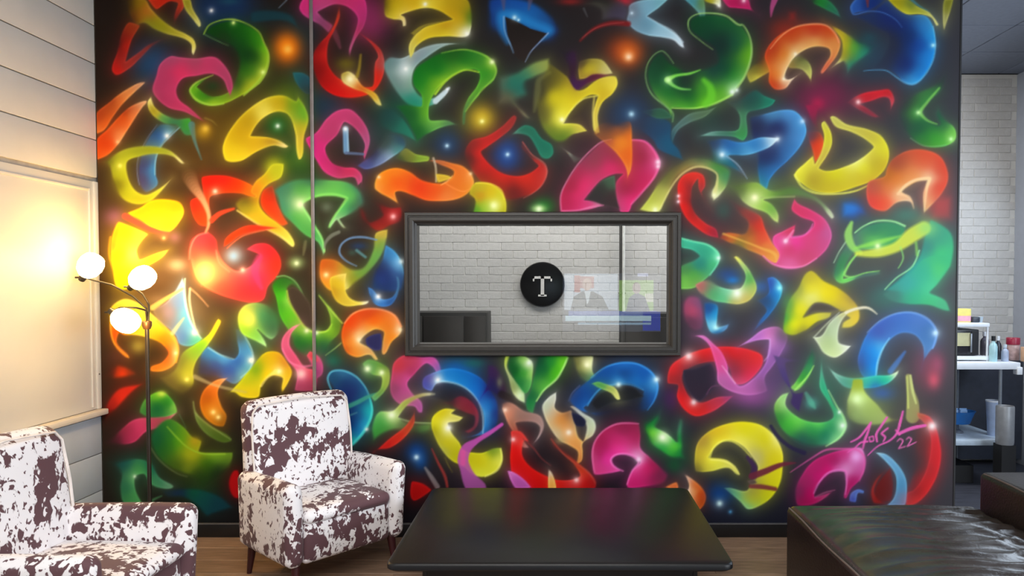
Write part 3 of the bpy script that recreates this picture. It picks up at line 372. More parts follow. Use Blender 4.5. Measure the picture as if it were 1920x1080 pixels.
    F('m 1270,560 1380,530 1370,640 1330,760 1200,930 1100,1010 990,1085 860,1085 780,1000 760,900 780,800 900,800 1050,880 1150,870 1240,720', 'm 1330,580,d0b040 m 1320,660,84a83c m 1260,760,6cac48 m 850,940,f89028 m 830,850,d06018 m 960,1030,fcf080 m 1000,900,b0a028 m 1120,900,74a040 m 880,1060,f0a020 m 1050,1000,909420', 4); G('m 860,880,130,130', 'c06018', .6); K('m 965,1030,2 m 825,940,1.6', 'fff0b0')
    F('m 1360,670 1440,720 1510,830 1530,1000 1500,1085 1230,1085 1250,900 1330,780', 'm 1430,740,3c8ccc m 1490,820,68b8f0 m 1350,950,1c2c68 m 1450,1000,203c78 m 1250,1050,1c3458 m 1300,880,24305c', 3); K('m 1500,820,1.6', 'd8f4ff'); L('m 1280,625,12 1150,600,20 1030,615,18 960,670,18 945,740,18 1000,810,14 1100,860,8', '6c94c4', 2, .85); G('m 1120,680,110,50', '203c6c', .7); L('m 1100,720,26 1180,780,20', '5c98a0', 3, .8); G('m 1060,740,60,40', '3c5c50', .6)
def rows_low():
    # left column: orange bulb, blue flame, lime beak
    G('r 430,720,110,90', 'c8b84c', .6); G('r 600,300,160,80', 'a0805c', .5); G('r 700,420,90', 'a88890', .6); G('A 230,140,150,100', '5a3028', .5)
    F('r 170,480 180,370 300,290 420,320 560,430 680,540 770,640 795,760 760,880 650,945 540,940 540,905 640,860 700,780 640,700 500,640 380,620 300,620 260,600 240,680 350,810 335,825 240,750 185,640', 'r 230,580,f05c10 r 190,480,f0c020 r 340,330,f0e050 r 560,500,fce850 r 680,640,fc9c18 r 700,780,f4500c r 650,910,f89028 r 770,780,ffd088 r 640,840,f05810 r 300,760,d87028 r 420,640,fcd838 r 620,560,ffe020 r 720,620,e0a020', 3.2)
    L('r 190,400,14 180,560,16 220,700,14 345,820,10', 'fcb030', 2, .7); L('r 600,490,20 720,610,22 785,730,24 770,860,18', 'fcb430', 2.2, .7); K('r 768,780', 'fff0c0')
    F('r 830,90 850,180 880,400 980,620 1000,660 900,720 800,700 760,620 700,560 640,520 560,400 700,300', 'r 800,330,6c94d4 r 850,440,64b8e8 r 900,560,60b0e8 r 940,640,48b8b0 r 700,420,a494b0,.6 r 840,640,5888d0 r 620,440,c0a490,.4 r 830,120,78a0d4', 3.5); L('r 850,110,12 845,200,16 870,400,22 920,540,18 1000,650,10', 'a8e4e8', 2.2, .8); L('r 560,370,50 680,290,34 830,200,18', 'e0cc70', 3, .8); L('r 895,200,14 890,300,18 910,420,16 950,580,14', 'e0e4c8', 2, .75); L('r 895,195,16 960,250,12 1060,360,8', 'e8b088', 2, .6); K('r 940,595,1.9'); L('r 740,600,40 790,530,30 840,465,14', 'c8d0a0', 3, .7)
    F('r 1150,470 1175,490 1150,560 1040,740 960,850 930,940 A 930,400 A 830,490 A 700,420 A 620,330 A 750,260 r 820,780 r 950,690 r 1060,610', 'r 1150,500,f4e020 r 1070,620,d8d820 r 1000,690,80cc20 r 930,780,88b830 r 900,900,b0b42c A 870,310,c8cc30 A 700,350,8c7c34,.5 A 850,450,6c6428,.5 r 800,850,8c9838,.6', 3.5); K('A 868,345,1.5', 'e8e870')
    F('r 1060,720 1150,780 1290,830 1330,780 1310,640 1300,560 1340,560 1440,740 1470,840 1440,940 1380,1000 1300,1060 A 1200,350 A 1050,330 r 960,980 r 960,880 r 1000,780', 'r 1100,780,3484cc r 1200,820,4898dc r 1120,900,384c8c r 1000,920,3c3a50 r 1400,760,4090d0 r 1430,900,48a4dc r 1250,950,2c54b0 r 1330,600,3c5880,.6 r 1330,850,2c64b8 r 1100,980,443c5c,.7 r 1380,970,64a8d0', 3); L('r 1060,730,14 1160,790,14 1290,835,8', '8cc8e8', 2, .7); L('r 1350,570,6 1430,700,14 1465,830,18 1430,930,16 1350,1000,10', '8cc8ec', 2, .7); K('r 1447,845,2')
    F('A 150,200 400,270 410,300 250,340 110,330', 'A 280,290,e03c10 A 170,260,6a2018,.4 A 380,280,a83818,.6', 9); F('A 470,385 360,480 230,620 130,710 115,640 160,530 260,420', 'A 380,440,c82818 A 280,520,d82c18 A 160,640,8a1c14 A 180,560,a02018', 7)
    F('A 785,640 640,770 500,820 400,910 250,940 130,920 260,800 400,700 600,680', 'A 680,710,d83c64 A 440,760,d83c70 A 350,870,b8305c A 200,900,602034,.5 A 330,790,a83050 A 770,650,f070a0', 3)
    # big dark green curl and its rings
    F('A 440,640 490,520 640,450 750,540 780,640 700,680 520,690', 'A 600,600,187038 A 600,490,68c028 A 700,560,2c8c2c A 480,560,4c9038 A 750,600,78c050', 3.5); G('A 640,475,60,40', 'd0e858', .9)
    F('A 700,690 840,770 920,860 1000,900 980,990 1220,1000 G 1280,280 G 1260,420 G 1100,560 G 980,640 G 920,520 G 700,430 G 560,280 G 530,120', 'A 700,850,2c7c2c A 800,900,58a818 A 900,960,9cb418 A 950,900,a09c18 A 1100,1010,80b828 G 1050,380,386c10 G 1150,300,78b028 G 700,200,2c7824 G 900,300,b4c01c G 800,400,4a6818 G 620,150,186438 G 950,480,2c4c18 G 1150,450,20381c G 880,420,7c9420', 4)
    G('A 940,900,70,60', 'b0a01c', .8); L('A 690,770,10 780,870,14 880,960,14 1000,1010,14 1210,1015,16', '98cc38', 2.4, .7); L('G 530,220,10 620,350,12 780,470,10 870,500,8', '6c7c50', 2.2, .7); L('A 800,660,10 860,780,6', '4c7050', 2, .6)
    F('A 920,540 940,620 1050,740 1260,860 1275,900 1200,920 1030,830 950,720', 'A 1000,740,5c7c34 A 1200,870,486820 A 930,600,7c9c5c', 3); L('A 925,545,10 945,640,14 1060,750,14 1265,885,8', '90b068', 2, .6)
    F('A 1240,330 1180,390 1150,460 1180,580 1230,680 1200,770 1120,760 1020,680 980,560 1010,450 1090,370 1150,340', 'A 1150,350,e88840 A 1050,500,b85c10 A 1130,470,d87018 A 1110,640,e89018 A 1190,700,a06410 A 1230,335,e0a888 A 1150,560,d88020', 3.2); K('A 1105,640,1.6 A 1150,685,1.4', 'fff0a0')
    F('G 130,370 400,330 560,380 620,500 750,585 740,605 600,600 530,560 480,480 410,500 410,620 470,740 300,740 260,600 270,480', 'G 440,450,4ca858 G 330,600,308058 G 380,680,48a058 G 560,420,1c7058 G 600,560,449868 G 300,380,1c5c58 G 720,592,70b088 G 180,400,1c4440,.5 G 400,520,68b870', 4); K('G 398,498', 'e0ffe0'); L('G 530,730,26 580,700,20 640,675,10', '4c8c5c', 3, .8)
    F('G 640,620 850,600 1000,610 1180,680 1290,780 1100,840 1050,860 950,760 830,690 680,680', 'G 1000,700,0c4c4c G 1150,740,0c3c4c G 800,640,142c4c G 920,640,0c5440 G 680,640,1c3850,.5', 8); F('G 1290,440 1330,440 1340,700 1290,690 1240,560', 'G 1300,580,b00c14', 5)
    # yellow horn, green smoke, pink hook
    F('s 30,430 100,340 300,340 380,420 400,600 330,660 210,570 290,700 290,730 200,680 60,600', 's 130,470,d8e058 s 80,560,94d030 s 250,440,50a060 s 280,690,a0e898 s 330,560,4c8454,.7 s 200,620,80cc50 s 350,400,4c8450,.5', 4); G('s 130,480,80', 'e8f060', .9); G('s 330,480,150,130', '2c7048', .6)
    F('s 330,170 380,95 460,80 560,140 640,310 600,250 520,170 480,200 480,290 560,440 650,555 740,580 850,560 860,470 830,380 750,250 760,230 880,380 970,520 950,600 880,680 820,800 720,840 600,800 520,720 500,620 400,430 370,280', 's 440,150,28701c s 440,260,3cc010 s 500,420,5cc81c s 420,350,3c9c20 s 600,560,80cc30 s 700,610,54ac1c s 870,570,8cc828 s 920,540,4c8820 s 650,720,206c2c s 800,720,245c3c s 850,420,8cb838 s 780,290,3c6c34 s 560,650,206c28 s 580,190,3c7c34 s 480,300,a0e858', 3)
    L('s 380,95,12 450,85,12 540,130,12 640,300,8', '74b868', 2, .8); L('s 475,220,16 490,310,20 570,450,18 660,570,22 740,590,20 830,580,16 875,520,10', 'b0e048', 2.2, .85); L('s 760,260,8 830,350,12 970,510,14', 'b0d850', 2, .8); L('s 820,800,8 900,740,12 960,690,14', '90b868', 2, .7); K('s 650,578,1.6 s 738,598,1.4', 'f4ffd0'); F('s 480,200 530,180 680,330 700,560 640,540 560,430 490,290', 's 600,400,42352c', 3, .9); G('s 880,850,110,80', '1c6450', .8)
    F('s 30,1050 130,930 280,770 400,770 470,850 520,950 480,1060 t 430,560 t 420,520 t 430,430 t 330,410 t 250,480 t 220,600 t 60,600 t 0,560 A 1250,460', 's 330,830,dcb810 s 200,930,7ca818 s 120,1000,b0c018 s 400,940,fcd860 s 480,950,e4bc14 s 300,960,f0d010 t 120,560,e0d018 t 430,480,f0d030 s 460,870,d0901c', 3); K('s 400,945,1.6', 'ffffc0'); L('t 240,500,20 290,430,20 370,370,40', 'fcf080', 2.4, .6); L('A 940,320,40 1100,390,24 1250,430,26 1400,460,16', 'b8b080', 3, .55)
    F('s 610,510 520,540 430,640 420,740 480,850 560,960 t 540,540 t 730,540 t 735,360 t 640,330 s 560,800 s 500,700 s 520,600', 's 450,680,d85c88 s 560,520,e08898 s 520,830,d8507c s 600,960,e8608c s 680,950,d8485c t 700,500,9c3858 t 560,480,a84468 s 460,600,d05878', 3); G('t 600,390,70,70', 'fcd0d0', .9); L('s 430,740,12 490,850,16 600,900,22 700,890,14', 'e87ca8', 2, .7)
    F('t 700,200 760,230 800,310 790,400 730,440 700,330 650,220', 't 770,310,b84884 t 720,240,d05c80 t 740,400,a04070', 3.5); F('s 650,800 680,760 740,800 760,860 690,850', 's 690,790,d84858', 3)
    # orange comma
    F('s 960,640 980,520 1050,430 1170,375 1330,385 1450,440 1505,540 1500,600 1420,680 1350,795 1330,790 1330,690 1340,590 1270,570 1180,620 1130,680 1230,740 1295,840 1270,845 1220,800 1100,820 1010,780', 's 1050,520,f04c0c s 1200,420,d84410 s 1250,500,fc6c0c s 1130,640,ffe09c s 1050,680,fc9430 s 1080,770,f08c28 s 1400,540,f48020 s 1490,570,ffc890 s 1340,760,f8a048 s 1270,810,f8b868 s 1250,570,ffb848 s 1420,640,f88c1c s 1000,600,e05c14 s 1000,760,d05c18', 2.8)
    L('s 990,510,12 1060,430,16 1180,385,14 1330,390,16 1440,440,18 1500,540,22', 'fc9860', 2, .75); K('s 1120,660,1.5 s 1490,570,1.4', 'fff0c0'); F('s 1180,650 1250,610 1320,600 1320,750 1270,760 1190,710', 's 1250,680,2c2c5c', 3)
    # yellow tail left of the window foot
    F('s 860,100 1010,60 1000,200 1030,270 1100,310 1210,310 1205,330 1100,355 1000,360 920,320 870,230', 's 930,150,e4c424 s 1000,310,dcc038 s 1100,330,ecd848 s 1200,322,fffcd0 s 880,220,c89c20 s 970,80,e8d060', 2.8)
    F('s 1200,180 1240,200 1330,290 1420,270 1460,180 1450,80 1480,100 1475,250 1410,350 1300,360 1230,310', 's 1290,290,4c94dc s 1240,220,3c74b8 s 1330,330,3478c8 s 1470,180,3c6c94 s 1400,310,2c5ca0 s 1220,300,1c3c68', 2.6); K('s 1293,272,1.7'); G('s 1320,120,110,110', '203c80', .6)
    # blue hoop, moss ball, magenta fold
    F('t 830,420 t 850,370 t 960,350 t 1080,400 t 1180,500 t 1240,640 t 1240,780 t 1180,900 t 1030,1065 t 1000,900 t 900,560', 't 1000,480,14346c t 1050,560,1c2c6c t 1150,600,184c7c t 1220,720,18b8c0 t 1180,850,20a4d4 t 1060,1020,28ccc0 t 1030,850,0c2c70 t 900,450,184870 t 1100,780,184c88 t 1100,900,1470b4 t 980,380,2c6c98', 3)
    L('t 870,530,10 840,430,16 870,375,16 960,360,16 1080,405,16 1170,500,12 1210,580,8', '54b4d8', 2, .85); L('t 1215,600,10 1240,720,20 1190,870,26 1100,990,24 1030,1060,10', '48dcd8', 2.4, .8); K('t 1190,890'); L('t 960,710,40 1100,650,40 1220,590,30 1330,560,16', '3c9c84', 3, .8); L('t 1000,780,16 1100,740,12', '4c8c98', 2.4, .7)
    F('t 1150,300 1200,260 1300,280 1390,340 1395,480 1330,580 1260,640 1230,600 1310,520 1320,420 1240,400', 't 1220,330,5ca048 t 1320,380,a4cc4c t 1360,480,90b840 t 1300,560,6c9c48 t 1350,330,5c8c30 t 1260,620,5ca468', 4); G('t 1220,360,110,100', '3c7c34', .6); K('t 1197,345,2.2 t 1325,380,1.6', 'f0ffd0')
    F('t 1430,290 t 1520,220 t 1680,235 t 1800,240 t 1850,310 t 1860,440 t 1840,460 t 1790,340 t 1730,300 t 1620,400 t 1560,480 t 1600,560 t 1690,650 t 1690,740 t 1660,740 t 1620,690 t 1520,680 t 1450,640 t 1400,560 t 1410,400', 't 1480,320,c83848 t 1600,280,c03c5c t 1750,260,d850a0 t 1850,380,c860a8 t 1480,450,c04478 t 1520,570,b84888 t 1440,520,984468 t 1680,700,b058a0 t 1600,380,b03464 t 1560,440,cc4c90', 3.5)
    F('t 1230,880 t 1300,730 t 1420,720 t 1530,620 t 1690,560 t 1810,565 t 1810,580 t 1700,600 t 1560,680 t 1480,780 t 1600,820 t 1780,830 t 1780,900 t 1600,960 t 1450,900 t 1350,930 t 1250,1000', 't 1320,820,4cac48 t 1420,760,e0f890 t 1500,690,a8b850 t 1650,600,a89c58 t 1790,572,e0d8a0 t 1550,830,587c4c t 1700,870,507c40 t 1350,900,44983c t 1600,920,2c4c2c,.6 t 1280,800,58b058', 4); K('t 1415,760,2.2', 'f4ffd8'); L('t 1480,790,10 1600,825,14 1770,835,10', 'a8c888', 2.2, .7)
    F('t 1620,720 t 1625,830 t 1540,960 t 1400,1060 t 1250,1090 u 190,1010 u 330,880 u 480,760 u 560,640', 't 1580,880,c84828 t 1480,980,d82c1c t 1350,1050,c81c18 t 1610,760,9c3c2c', 3.2)
    # blue swirl under the window, crimson curl, purple bolt
    G('u 950,250,240,120', '0c50a0', .9); G('u 1100,200,150,60', '185c58', .7); G('u 580,1000,130,130', '0c3c80', .95); G('B 620,600,90,120', '10488c', .8)
    F('u 640,330 u 760,270 u 900,240 u 1050,270 u 1180,340 u 1300,500 u 1330,700 u 1280,830 u 1180,850 u 1000,870 u 1170,800 u 1180,650 u 1130,540 u 1030,430 u 930,380 u 820,370 u 760,390 u 720,450 u 640,420', 'u 850,310,1480d4 u 1000,320,0c74c8 u 1130,440,0c70d0 u 1230,600,1878cc u 1210,760,2088d8 u 1290,650,18307c u 780,350,b0dcf0 u 680,400,4c54ac u 1250,440,18246c u 1100,860,2c5c9c u 700,330,5c509c u 1270,780,1c3068 u 1190,650,48a8e8', 3)
    L('u 760,360,24 850,365,16 960,390,14 1060,450,14 1140,550,12 1180,680,14 1180,830,12', 'a0d8f4', 2.2, .7); K('u 775,350,1.6')
    F('u 900,520 u 980,490 u 1080,540 u 1145,650 u 1130,770 u 1050,830 u 1010,810 u 1090,760 u 1100,680 u 1030,650 u 960,620 u 890,590 u 780,560', 'u 980,560,b02c40 u 1060,620,b42c3c u 1120,720,984058 u 1030,815,8c3844 u 880,560,6c2030,.5', 4.5); F('u 760,390 940,400 1120,560 1170,700 1150,820 1000,830 900,760 860,560 700,500', 'u 850,450,101428 u 1000,780,140c10', 6, .35)
    F('u 1130,560 u 1210,400 u 1220,210 u 1290,210 u 1380,330 u 1420,450 u 1350,520 u 1230,450', 'u 1250,250,341c48 u 1180,490,2c1478 u 1380,420,301830 u 1280,430,1c1c4c', 4.5); G('u 1330,370,40,70', '5c5c54', .95)
    L('u 1350,480,70 1480,540,60 1560,600,30', '1c1418', 4, .8)
    # leaves under the sill
    F('u 1385,130 u 1420,130 u 1400,230 u 1470,350 u 1550,450 u 1560,560 u 1500,530 u 1430,440 u 1410,340 u 1370,220', 'u 1390,170,d8e84c u 1420,290,c8c88c u 1510,480,f0ffb8 u 1450,430,98a060', 3); K('u 1515,490,1.6', 'f4ffd8')
    F('v 260,130 v 400,130 v 475,190 v 478,300 v 440,460 v 405,480 v 300,360 v 240,240', 'v 320,250,0c5c24 v 440,200,d8f0b0 v 460,300,a0d868 v 380,380,28803c v 280,160,185828 v 400,160,98d860 v 430,400,50a84c v 400,280,40a034', 2.8); K('v 445,195,1.5', 'f4fff0')
    F('v 520,130 v 790,130 v 785,190 v 700,330 v 560,470 v 510,560 v 480,660 v 420,620 v 410,520 v 450,430 v 480,300', 'v 580,250,0c6430 v 740,200,68cc20 v 680,280,4cb81c v 560,420,58b040 v 460,560,1c8040 v 540,170,0c4c2c v 640,180,1c8830 v 480,500,1c6838', 2.8); L('v 790,150,18 700,330,18 570,450,16 510,540,12', 'b0f080', 2.2, .8)
    F('v 830,130 v 1020,130 v 1020,280 v 1100,340 v 1230,430 v 1265,525 v 1240,530 v 1180,470 v 1000,400 v 890,330', 'v 950,230,b0b458 v 970,210,fcfcb0 v 880,180,74743c v 1060,370,48984c v 1150,430,70a84c v 1240,490,e0e078 v 900,320,64743c,.6', 3); K('v 968,212,2', 'ffffd0')
    # copper and blush ribbons
    F('u 1345,560 u 1400,540 u 1550,620 u 1700,670 u 1735,760 u 1690,870 u 1630,930 u 1690,780 u 1650,740 u 1480,740 u 1520,840 u 1570,920 B 1600,480 B 1540,480 B 1440,330 B 1380,210', 'u 1400,640,e08868 u 1520,680,9c7468 u 1660,710,a88078 u 1710,800,a88884 u 1440,780,a86850 u 1650,900,b0a0a0 u 1500,850,a03828 u 1360,580,785048 u 1380,620,f0a888', 3); K('u 1380,620,1.2', 'ffe0c8')
    F('v 690,455 v 690,520 v 680,600 v 740,640 v 820,620 v 860,740 v 890,860 v 930,900 v 960,780 v 940,720 v 880,650 v 810,590 v 830,580 v 940,650 v 1030,710 v 1048,780 v 1020,850 v 930,920 v 930,1000 C 920,600 C 860,640 C 880,520 C 800,460 C 720,420 v 640,800 v 580,680 v 560,580 v 620,500', 'v 600,600,c8d0b0 v 660,520,d4d8c4 v 720,700,e89440 v 780,780,f0a050 v 900,880,f0a04c v 1000,770,d8e4b8 v 900,640,ecf0d8 v 690,840,d4c89c v 890,990,e8984c C 890,600,d88840 v 660,650,d8b890 v 790,640,a0683c v 940,840,ccd8ac v 840,830,f4a858', 3); K('v 800,822,1.9', 'fff0d8'); G('v 720,900,70,40', 'a8a068', .5); F('v 820,640 v 900,660 v 960,720 v 940,770 v 860,760', 'v 900,710,1c1c34', 3)
    # scarlet bowl
    F('B 1430,330 B 1520,330 B 1600,430 C 400,420 C 385,540 C 450,640 C 600,730 C 700,765 C 860,755 C 900,730 C 850,640 C 760,560 C 650,460 C 640,370 C 720,460 C 830,560 C 950,670 C 1050,780 C 1040,850 C 400,860 C 300,760 C 270,600 C 280,400', 'C 330,500,e00c0c C 340,650,d80c08 C 450,730,dc0c08 C 650,800,d80404 C 950,800,c80c0c C 850,650,a83020 C 700,500,6c2020 C 300,390,d82c28 C 880,760,e04848 C 380,450,f04038 C 900,700,d03818 C 1020,800,a01818', 3); L('C 390,400,10 480,480,14 560,580,10 640,640,6', '883434', 2.2, .7); K('C 300,405,1.4 C 870,770,1.6', 'ffd0d0'); L('C 640,400,8 740,520,12 860,620,12 980,700,12 1040,800,8', 'b84c38', 2, .7)
    # yellow scoop and orchid ribbon
    F('B 830,125 B 940,135 B 900,170 B 1005,205 B 970,240 B 870,260 B 900,340 B 970,430 B 1010,500 B 1100,520 B 1180,520 B 1270,480 B 1340,480 B 1358,560 B 1340,640 B 1270,710 B 1180,745 B 1080,720 B 1000,650 B 900,600 B 820,520 B 760,420 B 715,300 B 725,200', 'B 800,160,dccc10 B 780,300,d8d408 B 850,290,fcf8a0 B 960,210,e0d868 B 850,450,d8cc10 B 950,540,c8c00c B 1150,600,d8cc10 B 1200,560,e8e020 B 1330,600,f0f050 B 1290,690,e0e030 B 1150,730,e4e838 B 820,500,b0b050 B 1250,510,709020 B 750,250,f0e828 B 730,330,a89c20', 2.8); K('B 870,300,2.2', 'fffff0'); L('B 1340,490,16 1350,590,18 1310,680,18 1200,738,14', 'f8f870', 2, .7); L('B 840,570,8 870,640,10 905,700,6', '74682c', 2, .7)
    L('B 1350,270,30 1250,340,38 1120,420,50 1030,490,90 1000,590,96 1020,660,96 1060,760,130 1120,850,180', 'd050b4', 2.6, .9, 'a05098'); L('B 1000,520,50 1000,620,50', 'e8509c', 5, .6); F('B 1400,685 B 1440,690 B 1560,770 B 1620,840 B 1480,850 B 1430,780', 'B 1500,780,c058b0 B 1420,700,d870c0', 2.6); F('B 1770,670 B 1800,700 B 1840,820 B 1840,860 B 1770,860', 'B 1800,800,f8b050 B 1780,690,d0b8a0', 2.4)
    L('B 720,490,10 780,620,20 840,740,26 860,830,20', 'a03430', 2.8, .85); L('B 660,660,20 720,750,40 770,830,44', '8c8484', 2.8, .75); F('B 540,780 B 640,800 B 720,860 B 560,960 B 530,930', 'B 600,860,c81010', 3); K('B 582,565,1.6', 'd8f4ff')
    # blue hoop right of centre
    F('v 800,540 v 830,460 v 930,380 v 1050,290 v 1150,220 v 1290,185 v 1430,200 v 1560,280 v 1610,380 v 1590,520 v 1510,630 v 1400,650 v 1290,640 v 1050,680 v 940,600 v 990,560 v 1100,440 v 1240,390 v 1350,385 v 1470,450 v 1400,560 v 1290,560 v 1100,620 v 940,640', 'v 1000,450,0c4898 v 1150,300,0c4c9c v 1300,210,1c70c8 v 1250,380,2c9cec v 1500,300,0c54ac v 1580,380,3c9cdc v 1540,520,1450a0 v 900,520,0c4090 v 960,570,1c6cc0 v 1300,290,0c3c80 v 1400,390,1878cc v 1150,620,101c5c,.2 v 1400,600,141c40,.15 v 830,480,2c4478 v 1200,540,14183c,.3 v 1350,500,16182c,.3 v 1500,600,184074', 3)
    L('v 1000,330,8 1140,230,14 1290,195,16 1430,210,16 1550,290,18 1600,400,20 1570,530,12 1510,620,6', '3c98e8', 2.4, .7); L('v 970,580,14 1010,510,16 1100,420,14 1240,390,18 1350,390,12 1470,440,8', '44a8f0', 2.4, .7); F('v 1000,560 v 1090,460 v 1180,430 v 1260,400 v 1400,420 v 1480,500 v 1350,540 v 1200,560 v 1050,620', 'v 1300,450,1a1c22 v 1100,540,1c1e24', 4); K('v 1590,345,1.9 v 1248,392,1.6', 'e0fcff')
    F('v 1060,360 v 1130,380 v 1230,430 v 1265,525 v 1240,530 v 1180,470 v 1060,420 v 1000,380', 'v 1100,400,58a050 v 1240,490,e0e078 v 1170,440,a8b858', 2.6)
    L('v 800,540,6 830,470,10 900,400,12', '506090', 2, .6)
    # big magenta comma
    G('C 1500,800,180,100', '701c40', .7); F('C 1030,720 C 1005,560 C 1020,440 C 1110,320 C 1240,250 C 1430,255 C 1450,350 C 1450,480 C 1530,560 C 1620,640 C 1700,720 C 1660,800 C 1500,830 C 1330,840 C 1320,800 C 1370,680 C 1440,610 C 1400,570 C 1280,540 C 1190,580 C 1200,620 C 1280,690 C 1180,710', 'C 1100,450,b01c54 C 1250,420,d82c74 C 1300,300,98204c C 1250,490,f83898 C 1140,580,f0309c C 1430,580,f8a0d8 C 1500,650,e0206c C 1380,780,d82074 C 1620,740,80244c C 1060,680,d83c80 C 1240,690,e04898 C 1030,560,c8447c C 1400,400,b8245c C 1070,540,b41c58 C 1550,600,a02050', 3)
    L('C 1035,700,10 1012,560,16 1030,440,16 1110,330,14 1240,265,16 1430,265,10', 'e0689c', 2, .75); L('C 1290,690,10 1200,640,14 1180,590,18 1220,545,16 1300,535,16 1390,565,20 1430,610,20 1370,690,12 1325,810,10', 'fc7cc8', 2.4, .75); K('C 1430,585,1.6', 'ffd8f4')
    # green N-leaf
    F('y 200,590 y 190,700 y 150,770 y 250,830 y 330,900 y 330,800 y 360,695 y 385,700 y 390,850 y 400,1000 y 410,1060 y 300,1060 y 180,990 y 60,890 y 30,740 y 100,690', 'y 110,830,78dc38 y 220,870,e0ffb8 y 320,950,58cc38 y 80,720,0c6830 y 370,780,3c8c60 y 370,1000,18803c y 200,960,24a03c y 150,740,188838 y 190,640,2c5c48 y 60,860,0c5028 y 350,880,188c3c', 4); G('C 1750,640,120,110', '14502c', .7); K('y 205,865,2', 'f4ffe0')
    # red mouth and violet ribbon
    F('w 290,430 340,360 440,370 480,480 470,660 400,680 330,640', 'w 380,500,b04464 w 350,600,803858,.5 w 440,420,84486c', 9); G('y 1000,500,250,140', '9c4c94', .7); G('y 280,520,110,150', '3c2050', .8); G('w 1150,820,140,110', '8c5ca8', .7)
    F('y 250,380 y 270,230 y 400,130 y 600,60 y 800,45 y 1000,75 y 1105,130 y 1110,200 y 1040,310 y 930,390 y 850,385 y 780,220 y 640,190 y 470,240 y 390,300 y 400,400 y 460,510 y 540,550 y 700,500 y 850,490 y 760,570 y 650,640 y 500,680 y 390,610 y 330,500 y 340,400', 'y 320,250,e42428 y 600,110,e81c1c y 850,110,e41c20 y 1060,160,ec2c30 y 1000,300,e82848 y 850,260,8c2c40 y 900,380,e0486c y 400,520,e81c20 y 520,600,d8201c y 700,560,c83448 y 300,360,a0282c y 440,140,f04848 y 820,500,a03c70 y 500,280,6c2834,.6 y 800,200,9c2c38 y 950,200,d02c38', 3.2); K('y 440,135,2.4 y 485,550,2', 'ffe0e0')
    F('y 390,260 y 500,240 y 640,200 y 690,290 y 690,390 y 620,480 y 540,545 y 460,490 y 400,390', 'y 550,320,2c2434 y 550,440,302434', 3)
    F('w 385,720 w 480,715 w 570,790 w 640,860 w 700,1000 y 800,280 y 870,380 y 900,400 y 1000,350 y 1130,190 y 1150,90 w 1060,830 w 1065,760 w 960,765 w 780,825 w 900,740 w 1020,655 w 1160,640 w 1240,720 w 1180,880 w 1100,1000 y 1130,330 y 1150,450 y 1000,490 y 880,475 y 750,420 y 700,370 y 690,260 w 560,900 w 520,800 w 460,745', 'w 480,740,e070b8 w 600,880,f04884 w 650,1010,e85098 y 740,330,c868b0 y 820,400,c05ca4 w 980,730,c870cc w 1080,690,dc78bc w 1080,750,e890d8 w 1100,900,a868b8 y 1100,260,a060b0 y 1000,440,c064b0 y 1120,420,9c5c94,.6 w 1180,720,90609c,.5 w 800,815,c080cc y 900,440,c86cb4 y 700,400,b06094', 3); L('y 740,220,8 800,300,12 860,380,10', 'f0b0d8', 2, .7); L('w 1075,750,14 1070,880,14 y 1120,180,10', 'd0a0e0', 2, .6); L('y 600,480,8 650,410,10 720,400,6', '904c78', 2, .5)
    # blue pot, cream spoon
    F('w 950,400 w 1060,330 w 1050,200 w 1110,190 w 1185,270 w 1180,360 w 1110,490 w 1000,620 w 920,690 w 970,590 w 1040,490', 'w 1130,330,1c84d4 w 1165,290,60dcf8 w 1080,260,2c54b0 w 1050,540,2468b0 w 960,640,3c5c98 w 1020,400,24508c,.6', 3); G('w 980,280,140,90', '2c58a8', .8); G('w 700,170,170,90', '2c4c84', .9); G('w 740,220,90,50', '1c74cc', .8); K('w 1162,290,1.4', 'a0fcff')
    F('w 480,420 w 540,410 w 605,440 w 605,560 w 600,640 w 710,610 w 690,660 w 600,710 w 540,690 w 500,600', 'w 580,520,2094d4 w 585,645,90e8fc w 530,480,1c5098 w 680,640,5c90c0 w 600,690,145c9c', 4); K('w 588,645,1.6', 'c0fcff')
    F('w 400,260 w 520,210 w 640,280 w 800,290 w 840,240 w 850,170 w 800,80 w 750,10 w 770,0 w 850,70 w 930,190 w 960,300 w 900,400 w 800,440 w 650,425 w 560,410 w 450,350', 'w 560,340,5cb070 w 650,400,60c888 w 780,340,f4ffc0 w 850,380,d4c464 w 880,210,58b058 w 830,110,a8cc78 w 760,20,f8f060 w 460,270,bc6c68 w 540,250,788868 w 920,300,b8cc68 w 700,300,80d8a8 w 750,430,b8b45c', 3.5); K('w 780,335,2.2', 'f8fff0')
    F('w 1190,600 w 1230,420 w 1330,270 w 1400,150 w 1450,130 w 1560,220 w 1700,290 w 1830,400 w 1880,480 w 1880,580 w 1810,645 w 1720,650 w 1730,600 w 1790,560 w 1700,500 w 1600,440 w 1480,430 w 1380,550 w 1500,510 w 1630,510 w 1620,550 w 1500,600 w 1380,690 w 1280,720 w 1200,690', 'w 1430,200,c8b830 w 1430,300,e8dc28 w 1600,340,f0dc0c w 1760,440,e4c42c w 1850,560,e8c838 w 1780,630,dcc848 w 1330,480,ece418 w 1290,620,f0ec08 w 1450,380,ecec80 w 1250,480,78a838 w 1330,300,98a048 w 1580,540,dcd448 w 1450,610,e8e010 w 1210,560,3c9848 w 1800,400,a89048 w 1380,690,94903c', 4.5); G('w 1240,420,80,120', '509850', .5)
    F('w 1390,550 w 1470,430 w 1560,425 w 1720,490 w 1600,510 w 1480,510', 'w 1550,460,585044', 3.5)
    F('x 410,720 x 620,570 x 740,500 x 800,490 x 740,560 x 640,600 x 560,660', 'x 600,620,4a464a', 5, .9)
